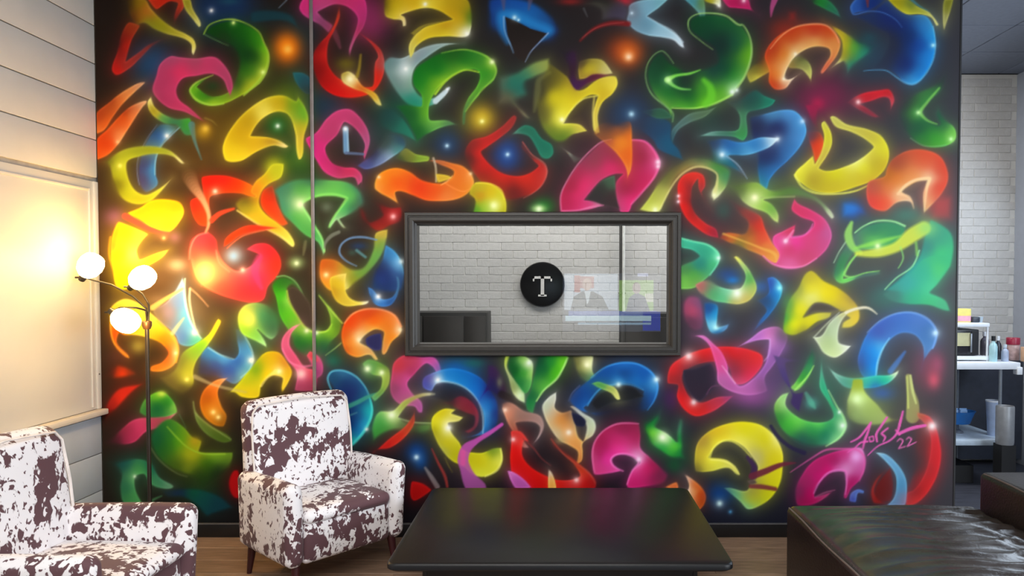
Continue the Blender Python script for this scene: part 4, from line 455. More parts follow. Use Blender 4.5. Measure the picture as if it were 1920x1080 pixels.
    F('x 500,730 x 570,720 x 650,600 x 760,510 x 840,500 x 770,580 x 740,650 x 740,780 x 850,810 x 780,880 x 700,920 x 600,880 x 540,790', 'x 640,780,c4dc98 x 720,560,c4d4ac x 700,680,cce0b0 x 690,880,dcf0a8 x 830,820,f0f8e0 x 520,740,d8e4b8 x 600,670,b0c498 x 760,520,d0cc88', 3.2); L('x 800,510,26 900,475,26 1000,470,22 1080,525,8', 'f0e8c8', 2.2, .9); L('x 510,735,14 640,600,12 740,510,8', 'e8f4d0', 2, .5)
    # blue arch lower right
    F('x 1000,680 x 1100,590 x 1250,515 x 1420,510 x 1550,580 x 1625,690 x 1600,820 x 1560,860 x 1500,960 x 1480,1020 x 1490,820 x 1420,720 x 1300,700 x 1180,780 x 1110,900 x 1080,1080 z 1080,330 z 960,330 z 900,200 x 930,820', 'x 1300,590,4478cc x 1450,580,5080cc x 1560,680,4478b8 x 1100,700,4464bc x 1050,850,1c98f4 x 1000,950,2080dc x 950,950,3c68b4 x 1100,830,54b8f0 x 1180,640,4470c4 x 1560,860,5890cc x 1480,960,4464a0,.5 z 1040,250,1494f0 z 920,230,3c60a8,.6', 4); L('x 990,690,6 1100,590,12 1250,520,14 1420,515,16 1550,580,18 1615,690,24 1580,830,16', '74a4e8', 2.2, .75); K('x 1605,695,2', 'd0f0ff'); L('x 1070,1080,14 1085,960,20 1130,840,16 1190,740,8', '90dcfc', 2.4, .7); L('x 1200,1040,50 1260,960,44 1330,865,20', '4878c0', 4, .8); G('x 1620,980,90,130', 'a8506c', .7); G('z 1590,350,80,110', 'd05468', .9)
    # teal flag
    F('x 1130,350 x 1250,250 x 1400,130 x 1500,20 x 1700,0 x 1740,90 x 1700,130 x 1620,260 x 1560,330 x 1700,400 x 1740,500 x 1700,500 x 1550,450 x 1350,440 x 1180,400', 'x 1350,260,3ca89c x 1500,150,38b08c x 1640,120,4cc474 x 1580,320,4cc890 x 1400,370,38b084 x 1680,440,4cb080 x 1200,350,4c8c7c,.5 x 1700,60,3cb878 x 1560,400,44bc7c', 5)
    # green cup, leaves, lamp-like flask
    F('z 290,460 z 220,480 z 150,580 z 170,720 z 300,880 z 450,960 z 620,945 z 740,880 z 805,780 z 780,680 z 700,570 z 640,440 z 600,300 z 580,160 z 560,300 z 560,420 z 640,560 z 680,680 z 620,720 z 500,725 z 370,680 z 260,570', 'z 220,560,b8f090 z 300,740,4cc83c z 500,800,2c9c4c z 550,740,6ce05c z 620,850,187c5c z 760,760,b8f8a8 z 680,640,30a068 z 620,440,30b080 z 590,250,50a888 z 400,880,245c50 z 200,680,348c38 z 700,890,90e090 z 480,930,286048 z 360,720,74e050 z 690,780,28945c z 170,580,74b048', 3.5); L('z 640,440,8 720,590,14 780,690,22 795,770,26 740,870,20 620,945,10', 'a8f098', 2.4, .8); K('z 740,640 z 770,760,1.6', 'f0fff0'); G('z 490,560,90,80', '4c9c88', .9); L('z 440,470,30 490,560,50 520,600,20', '5cb898', 4, .6)
    F('z 290,420 z 330,380 z 400,260 z 450,130 z 490,50 z 530,110 z 510,240 z 440,370 z 350,450', 'z 460,180,2c7c50 z 400,330,3ca03c z 350,430,90e858 z 490,240,3c9858 z 480,80,2c6848,.7', 4); L('z 510,220,8 460,310,16 400,380,18 340,440,14', 'b0f870', 2.2, .8); F('z 140,120 z 380,180 z 260,200 z 300,380 z 330,460 z 420,460 z 400,560 z 380,640 z 300,560 z 310,480 z 220,330', 'z 200,180,5c4478 z 240,300,4c3c74 z 360,520,3c2c5c z 310,190,544470,.6', 4.5)
    F('z 640,235 z 740,300 z 880,330 z 1070,305 z 1190,300 z 1275,260 z 1270,290 z 1200,370 z 1080,420 z 980,430 z 820,430 z 760,400', 'z 700,280,88c0a8 z 820,370,54a890 z 1000,370,30c4b4 z 1150,350,20c898 z 1265,275,f0f8c0 z 1060,420,2880c0', 3.2); G('z 1120,470,160,90', '3c60a0', .8)
    F('z 860,340 z 950,340 z 970,440 z 1080,560 z 1200,680 z 1320,700 z 1100,760 z 900,760 z 800,720 z 800,560 z 840,430', 'z 900,400,a0b434 z 900,520,d8f898 z 1000,620,a0b860 z 880,680,90a864 z 1150,700,a0b464 z 850,600,8ca05c z 1250,700,98944c,.6 z 820,740,5c6c48,.5', 5); K('z 900,520,2.4', 'e8ffb8')
    L('z 1360,320,50 1380,450,70 1400,560,110 1400,680,120', 'b8b868', 3, .7); L('z 1350,320,14 1360,600,16', 'dce878', 2.2, .7); L('z 1380,310,20 1400,450,24 1430,560,14', 'dce88c', 2.2, .7)
    # big red ring in the corner
    F('E 1450,200 E 1590,300 E 1655,500 E 1640,680 E 1570,840 E 1470,960 E 1340,1000 E 1260,900 E 1350,800 E 1400,640 E 1400,450 E 1340,330', 'E 1600,500,c82428 E 1520,800,a82428 E 1500,450,7c2c2c,.8 E 1400,600,4c3434,.1 E 1350,400,4c3434,0 E 1300,900,6c2428,.3 E 1420,900,8c2428', 5)
    F('z 1440,640 z 1560,680 z 1620,790 z 1650,920 E 1660,520 E 1640,680 E 1570,840 E 1480,950 E 1400,1000 E 1340,1000 E 1350,880 E 1400,860 E 1480,760 E 1540,600 E 1560,420 E 1540,330 E 1490,250 E 1440,200', 'E 1600,400,d82830 E 1610,600,d8242c E 1520,830,d42428 E 1420,950,d83030 E 1540,220,d83438 E 1470,180,b86848 E 1420,870,9c2428 E 1520,650,b02c30 E 1500,300,8c3430', 4); K('E 1575,285,3', 'fff0f0'); G('E 1470,500,90,180', '5c3034', .5)
    F('E 1200,650 E 1090,780 E 1060,880 E 1130,960 E 1200,980 E 1050,980 E 1020,900 E 1030,830 E 1100,720', 'E 1130,900,8c1c1c E 1050,850,b83430 E 1180,670,703030', 5); F('E 1200,650 E 1230,800 E 1200,960 E 1090,960 E 1050,880', 'E 1140,870,7c1c1c', 5, .8); G('E 1280,760,100,100', '4c3438', .5)
    F('E 1060,520 E 1150,530 E 1260,620 E 1340,750 E 1350,900 E 1330,1000 E 1160,1000 E 1220,940 E 1250,840 E 1240,720 E 1150,600', 'E 1150,570,74b0dc E 1260,680,6cacd8 E 1300,820,58a0d0 E 1250,960,7098c4 E 1330,960,9088a8 E 1080,525,98c8e0', 2.6)
    F('E 830,960 E 840,890 E 910,850 E 965,870 E 960,890 E 910,890 E 890,970', 'E 880,900,5c84e0 E 860,950,4c68d0', 2.6)
    # hot pink arch
    F('E 360,1000 E 335,860 E 400,720 E 500,600 E 640,530 E 800,490 E 940,480 E 975,560 E 970,680 E 920,780 E 850,850 E 800,940 E 780,930 E 800,800 E 790,700 E 700,690 E 600,760 E 520,860 E 520,920 E 680,870 E 620,930 E 480,1000', 'E 450,780,b8286c E 560,650,c82470 E 700,600,b82068 E 640,680,e81478 E 480,900,d80c6c E 880,560,f898e0 E 950,650,e060b0 E 850,780,c81c70 E 790,690,f8a0e0 E 720,690,f070c0 E 600,900,c04078 E 800,540,d83888 E 380,880,8c2c60 E 560,740,e0187c E 420,980,b0185c', 3.2)
    L('E 300,700,6 480,580,12 620,500,16 760,490,16 900,500,18 965,560,16 960,680,14 920,780,8', 'e85ca8', 2.4, .75); L('E 510,890,10 560,790,16 650,700,18 790,690,22 805,780,16 795,900,10', 'f87cd0', 2.4, .8); L('E 520,925,10 620,880,14 700,860,6', 'd06c9c', 2, .6); G('E 890,560,60,60', 'f8b0f0', .8)
    # yellow e with purple straps
    F('D 500,600 D 490,480 D 520,330 D 640,220 D 800,160 D 940,145 D 1100,180 D 1220,280 D 1290,430 D 1290,560 D 1270,690 D 1200,820 D 1100,900 D 970,940 D 900,870 D 750,745 D 800,740 D 960,765 D 1000,700 D 1030,640 D 1060,560 D 1000,460 D 920,370 D 800,320 D 690,370 D 625,470 D 780,490 D 860,550 D 905,630 D 880,630 D 800,570 D 640,600', 'D 700,260,ecc820 D 950,200,f0e410 D 1150,300,e8dc0c D 1200,480,ecdc14 D 1220,280,fff8a0 D 560,450,e0c830 D 600,560,e8d838 D 640,500,fcf840 D 850,570,e8e060 D 1000,850,d0d830 D 1150,820,e4e818 D 970,920,90e098 D 850,810,70c888 D 1050,480,c8c078 D 520,600,9c9030,.6 D 1000,790,b0b048 D 580,330,b89838 D 700,340,fcf038 D 900,340,f8f060 D 1200,660,f0e818', 3.2)
    L('D 630,470,16 660,390,18 740,325,20 830,325,16 920,380,12 1000,470,8', 'fcf860', 2.4, .7); L('D 640,490,16 760,505,18 850,555,16 895,620,10', 'fcf878', 2.2, .7); L('D 1180,190,30 1250,290,34 1360,380,34 1480,430,40', '241c40', 3, .8); L('D 970,470,30 1030,560,50 1020,640,70', '3c2050', 4, .8); L('D 1010,640,60 1120,600,56 1280,535,40 1400,520,10', '6c2438', 3, .92); L('D 1000,730,40 1100,735,44 1220,755,36', '7c3038', 3, .9); F('D 960,680 D 1040,670 D 1060,700 D 1000,720', 'D 1010,695,5c4c44', 4)
    F('D 400,620 D 440,640 D 560,740 D 600,820 D 580,900 D 530,950 D 460,880 D 390,790 D 430,760 D 440,720', 'D 480,790,f0a060 D 540,820,e05010 D 420,650,e0a890 D 420,790,fff0e0 D 560,880,c84c10 D 500,720,e07030', 2.8); F('D 220,740 D 330,690 D 350,730 D 340,770', 'D 310,730,e07038', 3); G('D 720,800,160,140', '0c3c80', .9); K('D 718,885,2', 'd8fcff'); K('D 815,960', '58a8e0')
    # signature and year, pink spray lines
    c = 'f060b8'
    for s_ in ('215,655,16 300,610,22 380,520,26 440,435,22', '440,440,20 400,560,26 370,640,30 350,730,14', '400,650,24 330,660,20 260,720,16 180,770,10', '420,600,18 430,650,18 470,640,18 465,590,16 425,600,14', '620,380,26 560,470,26 500,570,26 510,650,20', '630,500,22 560,560,22 600,600,22 580,650,14', '800,310,22 770,430,30 730,560,26 650,640,20 520,700,16 405,805,12', '1050,470,30 900,500,40 760,560,34', '760,570,26 720,520,18'):
        L('F '+s_, c, 1.3, .9)
    for s_ in ('735,650,10 768,618,14 800,640,14 752,728,14 825,705,12', '838,628,10 866,602,14 895,622,14 848,704,14 950,656,10'):
        L('F '+s_, 'f070b8', 1.1, .9)
# ---------------- helpers ----------------
def lin(h, k=1.0):
    c = hx(h); return tuple((v/12.92 if v <= .04045 else ((v+.055)/1.055)**2.4)*k for v in c)+(1,)

MATS = {}
def mat(name, color, rough=.6, spec=.5, metal=0, var=.12, scale=18, bump=0, bscale=60, stretch=(1, 1, 1), emit=0, alpha=None, coat=0, rand=0, sheen=0):
    if name in MATS: return MATS[name]
    m = bpy.data.materials.new(name); m.use_nodes = True; nt = m.node_tree; b = nt.nodes['Principled BSDF']
    c = lin(color) if isinstance(color, str) else color
    tc = nt.nodes.new('ShaderNodeTexCoord'); mp = nt.nodes.new('ShaderNodeMapping'); mp.inputs['Scale'].default_value = stretch
    nt.links.new(tc.outputs['Object'], mp.inputs[0])
    nz = nt.nodes.new('ShaderNodeTexNoise'); nz.inputs['Scale'].default_value = scale; nz.inputs['Detail'].default_value = 5
    nt.links.new(mp.outputs[0], nz.inputs['Vector'])
    cr = nt.nodes.new('ShaderNodeValToRGB')
    cr.color_ramp.elements[0].position = .3; cr.color_ramp.elements[1].position = .7
    cr.color_ramp.elements[0].color = tuple(v*(1-var) for v in c[:3])+(1,)
    cr.color_ramp.elements[1].color = tuple(min(1, v*(1+var)) for v in c[:3])+(1,)
    nt.links.new(nz.outputs['Fac'], cr.inputs[0]); out = cr.outputs[0]
    if rand:
        oi = nt.nodes.new('ShaderNodeObjectInfo'); hs = nt.nodes.new('ShaderNodeHueSaturation')
        mr = nt.nodes.new('ShaderNodeMapRange'); mr.inputs[3].default_value = 1-rand; mr.inputs[4].default_value = 1+rand
        nt.links.new(oi.outputs['Random'], mr.inputs[0]); nt.links.new(mr.outputs[0], hs.inputs['Value']); nt.links.new(out, hs.inputs['Color']); out = hs.outputs[0]
    nt.links.new(out, b.inputs['Base Color'])
    b.inputs['Roughness'].default_value = rough; b.inputs['Specular IOR Level'].default_value = spec; b.inputs['Metallic'].default_value = metal
    if coat: b.inputs['Coat Weight'].default_value = coat; b.inputs['Coat Roughness'].default_value = .15
    if sheen: b.inputs['Sheen Weight'].default_value = sheen
    if emit:
        nt.links.new(out, b.inputs['Emission Color']); b.inputs['Emission Strength'].default_value = emit
    if bump:
        n2 = nt.nodes.new('ShaderNodeTexNoise'); n2.inputs['Scale'].default_value = bscale; n2.inputs['Detail'].default_value = 4
        nt.links.new(mp.outputs[0], n2.inputs['Vector'])
        bp = nt.nodes.new('ShaderNodeBump'); bp.inputs['Strength'].default_value = bump; bp.inputs['Distance'].default_value = .01
        nt.links.new(n2.outputs['Fac'], bp.inputs['Height']); nt.links.new(bp.outputs[0], b.inputs['Normal'])
    MATS[name] = m; return m

def tag(o, label=None, cat=None, group=None, kind=None):
    if label: o['label'] = label
    if cat: o['category'] = cat
    if group: o['group'] = group
    if kind: o['kind'] = kind
    return o

def empty(name, loc, rz=0):
    o = bpy.data.objects.new(name, None); COL.objects.link(o); o.location = loc; o.rotation_euler = (0, 0, rz); o.empty_display_size = .1
    return o

def link(name, me, m=None, parent=None, loc=None, rot=None):
    if m and not me.materials: me.materials.append(m)
    o = bpy.data.objects.new(name, me); COL.objects.link(o)
    if parent: o.parent = parent
    if loc is not None: o.location = loc
    if rot is not None: o.rotation_euler = rot
    return o

def mesh_np(name, V, Fq, smooth=False):
    me = bpy.data.meshes.new(name); me.from_pydata([tuple(v) for v in V], [], Fq); me.update()
    if smooth: me.polygons.foreach_set('use_smooth', [True]*len(me.polygons))
    return me

def bm_mesh(name, bm, smooth=False):
    bmesh.ops.recalc_face_normals(bm, faces=bm.faces)
    me = bpy.data.meshes.new(name); bm.to_mesh(me); bm.free()
    if smooth:
        me.polygons.foreach_set('use_smooth', [True]*len(me.polygons))
        try: me.set_sharp_from_angle(angle=R(38))
        except Exception: pass
    return me

def add_box(bm, lo, hi, bev=0, seg=2, fn=None):
    r = bmesh.ops.create_cube(bm, size=1); vs = r['verts']
    for v in vs:
        v.co = Vector([lo[i]+(v.co[i]+.5)*(hi[i]-lo[i]) for i in range(3)])
        if fn: v.co = fn(v.co)
    if bev:
        es = list({e for v in vs for e in v.link_edges})
        bmesh.ops.bevel(bm, geom=es, offset=bev, segments=seg, profile=.5, affect='EDGES')

def box(name, lo, hi, m, parent=None, bev=0, seg=2, fn=None, smooth=None):
    bm = bmesh.new(); add_box(bm, lo, hi, bev, seg, fn)
    return link(name, bm_mesh(name, bm, bool(bev) if smooth is None else smooth), m, parent)

def add_lathe(bm, prof, n=20, mat4=None):
    rings = []
    for r, z in prof:
        rings.append([bm.verts.new((r*math.cos(2*math.pi*k/n), r*math.sin(2*math.pi*k/n), z)) for k in range(n)] if r > 1e-5 else [bm.verts.new((0, 0, z))])
    for a, b in zip(rings, rings[1:]):
        for k in range(n):
            q = [a[k % len(a)], a[(k+1) % len(a)], b[(k+1) % len(b)], b[k % len(b)]]
            u = []
            for v in q:
                if v not in u: u.append(v)
            if len(u) > 2: bm.faces.new(u)
    if mat4: bmesh.ops.transform(bm, matrix=mat4, verts=[v for rg in rings for v in rg])

def lathe(name, prof, m, parent=None, n=20, loc=None, axis=None):
    bm = bmesh.new(); M4 = None
    if axis is not None: M4 = Vector(axis).to_track_quat('Z', 'Y').to_matrix().to_4x4()
    add_lathe(bm, prof, n, M4)
    return link(name, bm_mesh(name, bm, True), m, parent, loc)

def tube(name, pts, r, m, parent=None, n=8, cap=True):
    P = [Vector(p) for p in pts]; bm = bmesh.new(); rings = []; up = Vector((.13, .9, .4))
    for i, p in enumerate(P):
        t = (P[min(i+1, len(P)-1)]-P[max(i-1, 0)]).normalized(); a = t.cross(up).normalized(); b = t.cross(a)
        rr = r[i] if isinstance(r, (list, tuple)) else r
        rings.append([bm.verts.new(p+(a*math.cos(2*math.pi*k/n)+b*math.sin(2*math.pi*k/n))*rr) for k in range(n)])
    for A, B in zip(rings, rings[1:]):
        for k in range(n): bm.faces.new((A[k], A[(k+1) % n], B[(k+1) % n], B[k]))
    if cap: bm.faces.new(rings[0]); bm.faces.new(rings[-1])
    return link(name, bm_mesh(name, bm, True), m, parent)

def curve_pts(P, n=8):
    q = spline([(p[0], p[1]) for p in P], False, n); z = np.interp(np.linspace(0, len(P)-1, len(q)), range(len(P)), [p[2] for p in P])
    return [(a[0], a[1], c) for a, c in zip(q, z)]

def cushion(name, lo, hi, r, m, parent=None, k=4, mid=6, puff=(0, 0, 0), fn=None):
    """upholstered block: rounded box with domed faces"""
    lo, hi = Vector(lo), Vector(hi); c = (lo+hi)/2; s = (hi-lo)/2; V = []; idx = {}; F_ = []
    r = min(r, min(s)*.999)
    mids = mid if isinstance(mid, (tuple, list)) else (mid,)*3
    def ticks(a):
        e = [math.tan(math.pi/4*j/k) for j in range(1, k+1)]
        inn = list(np.linspace(-(s[a]-r), s[a]-r, mids[a]+1))
        return [-(s[a]-r)-r*t for t in reversed(e)]+inn+[(s[a]-r)+r*t for t in e]
    T = [ticks(a) for a in range(3)]
    def vert(p):
        key = tuple(round(v, 5) for v in p)
        if key in idx: return idx[key]
        inner = Vector([max(-(s[i]-r), min(s[i]-r, p[i])) for i in range(3)])
        d = Vector(p)-inner
        q = inner+d.normalized()*r if d.length > 1e-9 else inner
        w = [max(0, 1-(p[i]/s[i])**2) for i in range(3)]
        for i in range(3):
            if puff[i]: q[i] += puff[i]*(p[i]/s[i])*w[(i+1) % 3]**.7*w[(i+2) % 3]**.7
        q = q+c
        if fn: q = fn(q)
        idx[key] = len(V); V.append(q); return idx[key]
    for a in range(3):
        b, d = (a+1) % 3, (a+2) % 3
        for sg in (-1, 1):
            for i in range(len(T[b])-1):
                for j in range(len(T[d])-1):
                    q = []
                    for (ii, jj) in ((i, j), (i+1, j), (i+1, j+1), (i, j+1)):
                        p = [0, 0, 0]; p[a] = sg*s[a]; p[b] = T[b][ii]; p[d] = T[d][jj]; q.append(vert(p))
                    F_.append(q if sg > 0 else q[::-1])
    return link(name, mesh_np(name, V, F_, True), m, parent)

def copy_tree(o, parent=None):
    c = o.copy(); COL.objects.link(c)
    if parent: c.parent = parent
    for ch in list(o.children): copy_tree(ch, c)
    return c

# ---------------- structure ----------------
YM, YB, XL, ZC = 4.5, 6.45, -2.88, 3.45          # mural wall, far brick wall, left wall, ceiling
XR = 2.475                                        # free end of the mural wall
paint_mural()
MUR = bpy.data.materials.new('mural_paint'); MUR.use_nodes = True
_b = MUR.node_tree.nodes['Principled BSDF']; _a = MUR.node_tree.nodes.new('ShaderNodeVertexColor'); _a.layer_name = 'paint'
MUR.node_tree.links.new(_a.outputs[0], _b.inputs['Base Color']); _b.inputs['Roughness'].default_value = .5; _b.inputs['Specular IOR Level'].default_value = .11

o0, o1 = at_y(771, 410, YM), at_y(1262, 655, YM)  # rough opening, hidden by the frame
OX0, OX1, OZ0, OZ1 = o0.x, o1.x, o1.z, o0.z
SEAM = at_y(586, 300, YM).x

def sample(x, z):
    px, py = to_px(x, YM, z)
    u, v = (px-PX0)*PS-.5, (py-PY0)*PS-.5
    u = np.clip(u, 0, PW-1.001); v = np.clip(v, 0, PH-1.001); i, j = u.astype(int), v.astype(int); a, b = (u-i)[..., None], (v-j)[..., None]
    c = CV[j, i]*(1-a)*(1-b)+CV[j, i+1]*a*(1-b)+CV[j+1, i]*(1-a)*b+CV[j+1, i+1]*a*b
    return np.where(c <= .04045, c/12.92, ((c+.055)/1.055)**2.4)

def painted(name, x0, x1, z0, z1, parent, hole=None, st=.006):
    def ax(a, b, cuts):
        pts = [a]+sorted(c for c in cuts if a+.001 < c < b-.001)+[b]; out = []
        for p, q in zip(pts, pts[1:]):
            n = max(1, int(round((q-p)/st))); out += list(np.linspace(p, q, n+1)[:-1])
        return np.array(out+[b])
    xs = ax(x0, x1, [hole[0], hole[1]] if hole else []); zs = ax(z0, z1, [hole[2], hole[3]] if hole else [])
    nx, nz = len(xs), len(zs); X, Z = np.meshgrid(xs, zs)
    co = np.stack([X, np.full_like(X, YM), Z], -1).reshape(-1, 3)
    I, J = np.meshgrid(np.arange(nx-1), np.arange(nz-1)); k = (J*nx+I)
    keep = np.ones(k.shape, bool)
    if hole:
        cx, cz = (X[:-1, :-1]+X[1:, 1:])/2, (Z[:-1, :-1]+Z[1:, 1:])/2
        keep = ~((cx > hole[0]) & (cx < hole[1]) & (cz > hole[2]) & (cz < hole[3]))
    k = k[keep]; quads = np.stack([k, k+1, k+nx+1, k+nx], -1)
    # the board's edge returns, so that it has a thickness of its own
    n0 = len(co); cor = [(x0, z0), (x1, z0), (x1, z1), (x0, z1)]
    ext = [(x, YM, z) for x, z in cor]+[(x, YM+.012, z) for x, z in cor]
    co = np.concatenate([co, np.array(ext)]); e = [[n0+(i+1) % 4, n0+i, n0+4+i, n0+4+(i+1) % 4] for i in range(4)]
    quads = np.concatenate([quads, np.array(e)])
    me = bpy.data.meshes.new(name); me.vertices.add(len(co)); me.vertices.foreach_set('co', co.ravel().astype(np.float32))
    nq = len(quads); me.loops.add(nq*4); me.polygons.add(nq)
    me.loops.foreach_set('vertex_index', quads.ravel().astype(np.int32)); me.polygons.foreach_set('loop_start', np.arange(0, nq*4, 4, dtype=np.int32))
    me.update(calc_edges=True); me.validate()
    at = me.color_attributes.new('paint', 'FLOAT_COLOR', 'POINT')
    c = np.concatenate([sample(X, Z).reshape(-1, 3), np.full((8, 3), .01)]); c = np.concatenate([c, np.ones((len(c), 1))], 1)
    at.data.foreach_set('color', c.ravel().astype(np.float32))
    return link(name, me, MUR, parent)

M_stud = mat('partition_core', '2a2a2c', .8)
wb = box('wall_back', (XL, YM+.0125, 0), (OX0, YM+.10, ZC), M_stud)
tag(wb, 'partition wall covered with a graffiti mural of bright brush strokes on black', 'wall', kind='structure')
bm = bmesh.new()
for lo, hi in (((XL, YM+.0125, 0), (OX0, YM+.10, ZC)), ((OX1, YM+.0125, 0), (XR, YM+.10, ZC)), ((OX0, YM+.0125, 0), (OX1, YM+.10, OZ0)), ((OX0, YM+.0125, OZ1), (OX1, YM+.10, ZC))):
    add_box(bm, lo, hi)
wb.data = bm_mesh('wall_back', bm); wb.data.materials.append(M_stud)
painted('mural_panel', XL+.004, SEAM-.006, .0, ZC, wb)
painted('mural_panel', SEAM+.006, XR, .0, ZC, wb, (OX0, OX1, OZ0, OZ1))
box('joint_strip', (SEAM-.011, YM-.006, .09), (SEAM+.011, YM+.001, ZC), mat('joint_metal', '8a8280', .45, metal=.4), wb, .002)
box('end_cap', (XR, YM-.004, 0), (XR+.012, YM+.104, ZC), mat('end_cap_black', '26282c', .5), wb, .002)
bb = box('baseboard_back', (XL+.03, YM-.018, 0), (XR, YM, .088), mat('baseboard_black', '141416', .4), None, .004)
box('cap_strip', (XL+.03, YM-.021, .082), (XR, YM-.001, .0885), mat('baseboard_cap', '5a5a5c', .35), bb, .001)
tag(bb, 'black baseboard running along the foot of the mural', 'baseboard', kind='structure')

# window through the mural wall
M_frame = mat('frame_paint', '34312e', .4, var=.08, scale=40)
w1 = empty('window_1', ((OX0+OX1)/2, YM, (OZ0+OZ1)/2)); tag(w1, 'wide interior window in a stepped dark grey frame set in the mural', 'window', kind='structure')
fo0, fo1 = at_y(757, 397, YM-.035), at_y(1277, 668, YM-.035)
fx0, fx1, fz1, fz0 = fo0.x, fo1.x, fo0.z, fo1.z
# moulding profile: (inset from the outer edge, y)
prof = [(0, YM-.001), (0, YM-.028), (.006, YM-.036), (.022, YM-.036), (.026, YM-.030), (.031, YM-.030), (.035, YM-.040), (.052, YM-.040), (.060, YM-.034), (.064, YM-.020), (.069, YM-.016), (.074, YM-.012), (.078, YM+.052), (.055, YM+.052), (.055, YM-.001)]
prof = [(a*1.02, y) for a, y in prof]
def frame_side(c0, c1, n0, n1, name):
    V = []
    for (cx, cz), (sx, sz) in ((c0, n0), (c1, n1)):
        V += [(cx+a*sx-w1.location.x, y-YM, cz+a*sz-w1.location.z) for a, y in prof]
    n = len(prof); Fq = [(i, (i+1) % n, n+(i+1) % n, n+i) for i in range(n)]+[tuple(range(n)), tuple(range(2*n-1, n-1, -1))]
    bm = bmesh.new(); vs = [bm.verts.new(v) for v in V]
    for f in Fq: bm.faces.new([vs[i] for i in f])
    return link(name, bm_mesh(name, bm), M_frame, w1)
frame_side((fx0, fz1), (fx1, fz1), (1, -1), (-1, -1), 'frame_rail'); frame_side((fx0, fz0), (fx1, fz0), (1, 1), (-1, 1), 'frame_rail')
frame_side((fx0, fz0), (fx0, fz1), (1, 1), (1, -1), 'frame_stile'); frame_side((fx1, fz0), (fx1, fz1), (-1, 1), (-1, -1), 'frame_stile')
GL = bpy.data.materials.new('window_glass'); GL.use_nodes = True; nt = GL.node_tree; nt.nodes.clear()
_o = nt.nodes.new('ShaderNodeOutputMaterial'); _t = nt.nodes.new('ShaderNodeBsdfTransparent'); _g = nt.nodes.new('ShaderNodeBsdfGlossy'); _f = nt.nodes.new('ShaderNodeFresnel'); _m = nt.nodes.new('ShaderNodeMixShader')
_g.inputs['Roughness'].default_value = .01; _f.inputs['IOR'].default_value = 1.6; _t.inputs[0].default_value = (.95, .97, .97, 1)
nt.links.new(_f.outputs[0], _m.inputs[0]); nt.links.new(_t.outputs[0], _m.inputs[1]); nt.links.new(_g.outputs[0], _m.inputs[2]); nt.links.new(_m.outputs[0], _o.inputs[0])
link('pane', mesh_np('pane', [(fx0+.06-w1.location.x, .04, fz0+.06-w1.location.z), (fx1-.06-w1.location.x, .04, fz0+.06-w1.location.z), (fx1-.06-w1.location.x, .04, fz1-.06-w1.location.z), (fx0+.06-w1.location.x, .04, fz1-.06-w1.location.z)], [(0, 1, 2, 3)]), GL, w1)

# left wall: white boards above, flat framed panel, ledge, boards below
M_board = mat('white_board_paint', 'd3d0cb', .55, var=.03, scale=6, bump=.05, bscale=30)
M_gap = mat('board_gap', 'a59d92', .8)
wl = box('wall_left', (XL-.12, -3.2, 0), (XL-.014, YM+.10, ZC), M_gap); tag(wl, 'white panelled wall on the left behind the floor lamp', 'wall', kind='structure')
zg = at_y(183, 338, YM).z; zs = at_y(192, 766, YM).z; bh = .2345
def left_board(z0, z1, y0=-3.15, y1=YM-.001, name='board', t=.014, m=M_board):
    return box(name, (XL-.014, y0, z0+.0025), (XL-.014+t, y1, z1-.0025), m, wl, .004, 2)
z = zg+.012
while z < ZC-.01:
    left_board(z, min(z+bh, ZC)); z += bh
M_low = mat('lower_board_cool_light', 'c3cad3', .55, var=.03, scale=6, bump=.05, bscale=30)  # cool light below the ledge, put into the board colour
z = zs-.045
while z > .02:
    left_board(max(z-bh, 0), z, m=M_low); z -= bh
M_flat = mat('flat_panel_paint', 'd6d2ca', .5, var=.02, scale=4)
panel = box('flat_panel', (XL-.014, -3.15, zs+.004), (XL-.004, YM-.001, zg-.012), M_flat, wl, .002)
for nm, lo, hi in (('panel_bead', (XL-.005, -3.1, zg-.075), (XL+.004, YM-.085, zg-.06)), ('panel_bead', (XL-.005, YM-.085, zs+.02), (XL+.004, YM-.07, zg-.06)), ('corner_strip', (XL-.005, YM-.04, zs+.004), (XL+.006, YM-.001, zg-.012))):
    box(nm, lo, hi, M_flat, wl, .003)
for zq in (zs+.22, zs+.9): lathe('screw_head', [(0, 0), (.006, 0), (.005, .002), (0, .0025)], mat('screw_grey', '6a645c', .4, metal=.5), wl, 10, (XL+.006, YM-.022, zq), (1, 0, 0))
tr = box('trim_1', (XL-.002, -3.1, zs-.03), (XL+.055, YM-.012, zs+.004), mat('ledge_paint', 'd8d0c4', .45, var=.03), None, .006)
tag(tr, 'white ledge along the left wall under the flat panel', 'ledge', kind='structure')
box('baseboard_left', (XL+.0005, -3.1, 0), (XL+.018, YM-.02, .09), M_board, None, .004)
tag(bpy.data.objects['baseboard_left'], 'white baseboard at the foot of the left wall', 'baseboard', kind='structure')

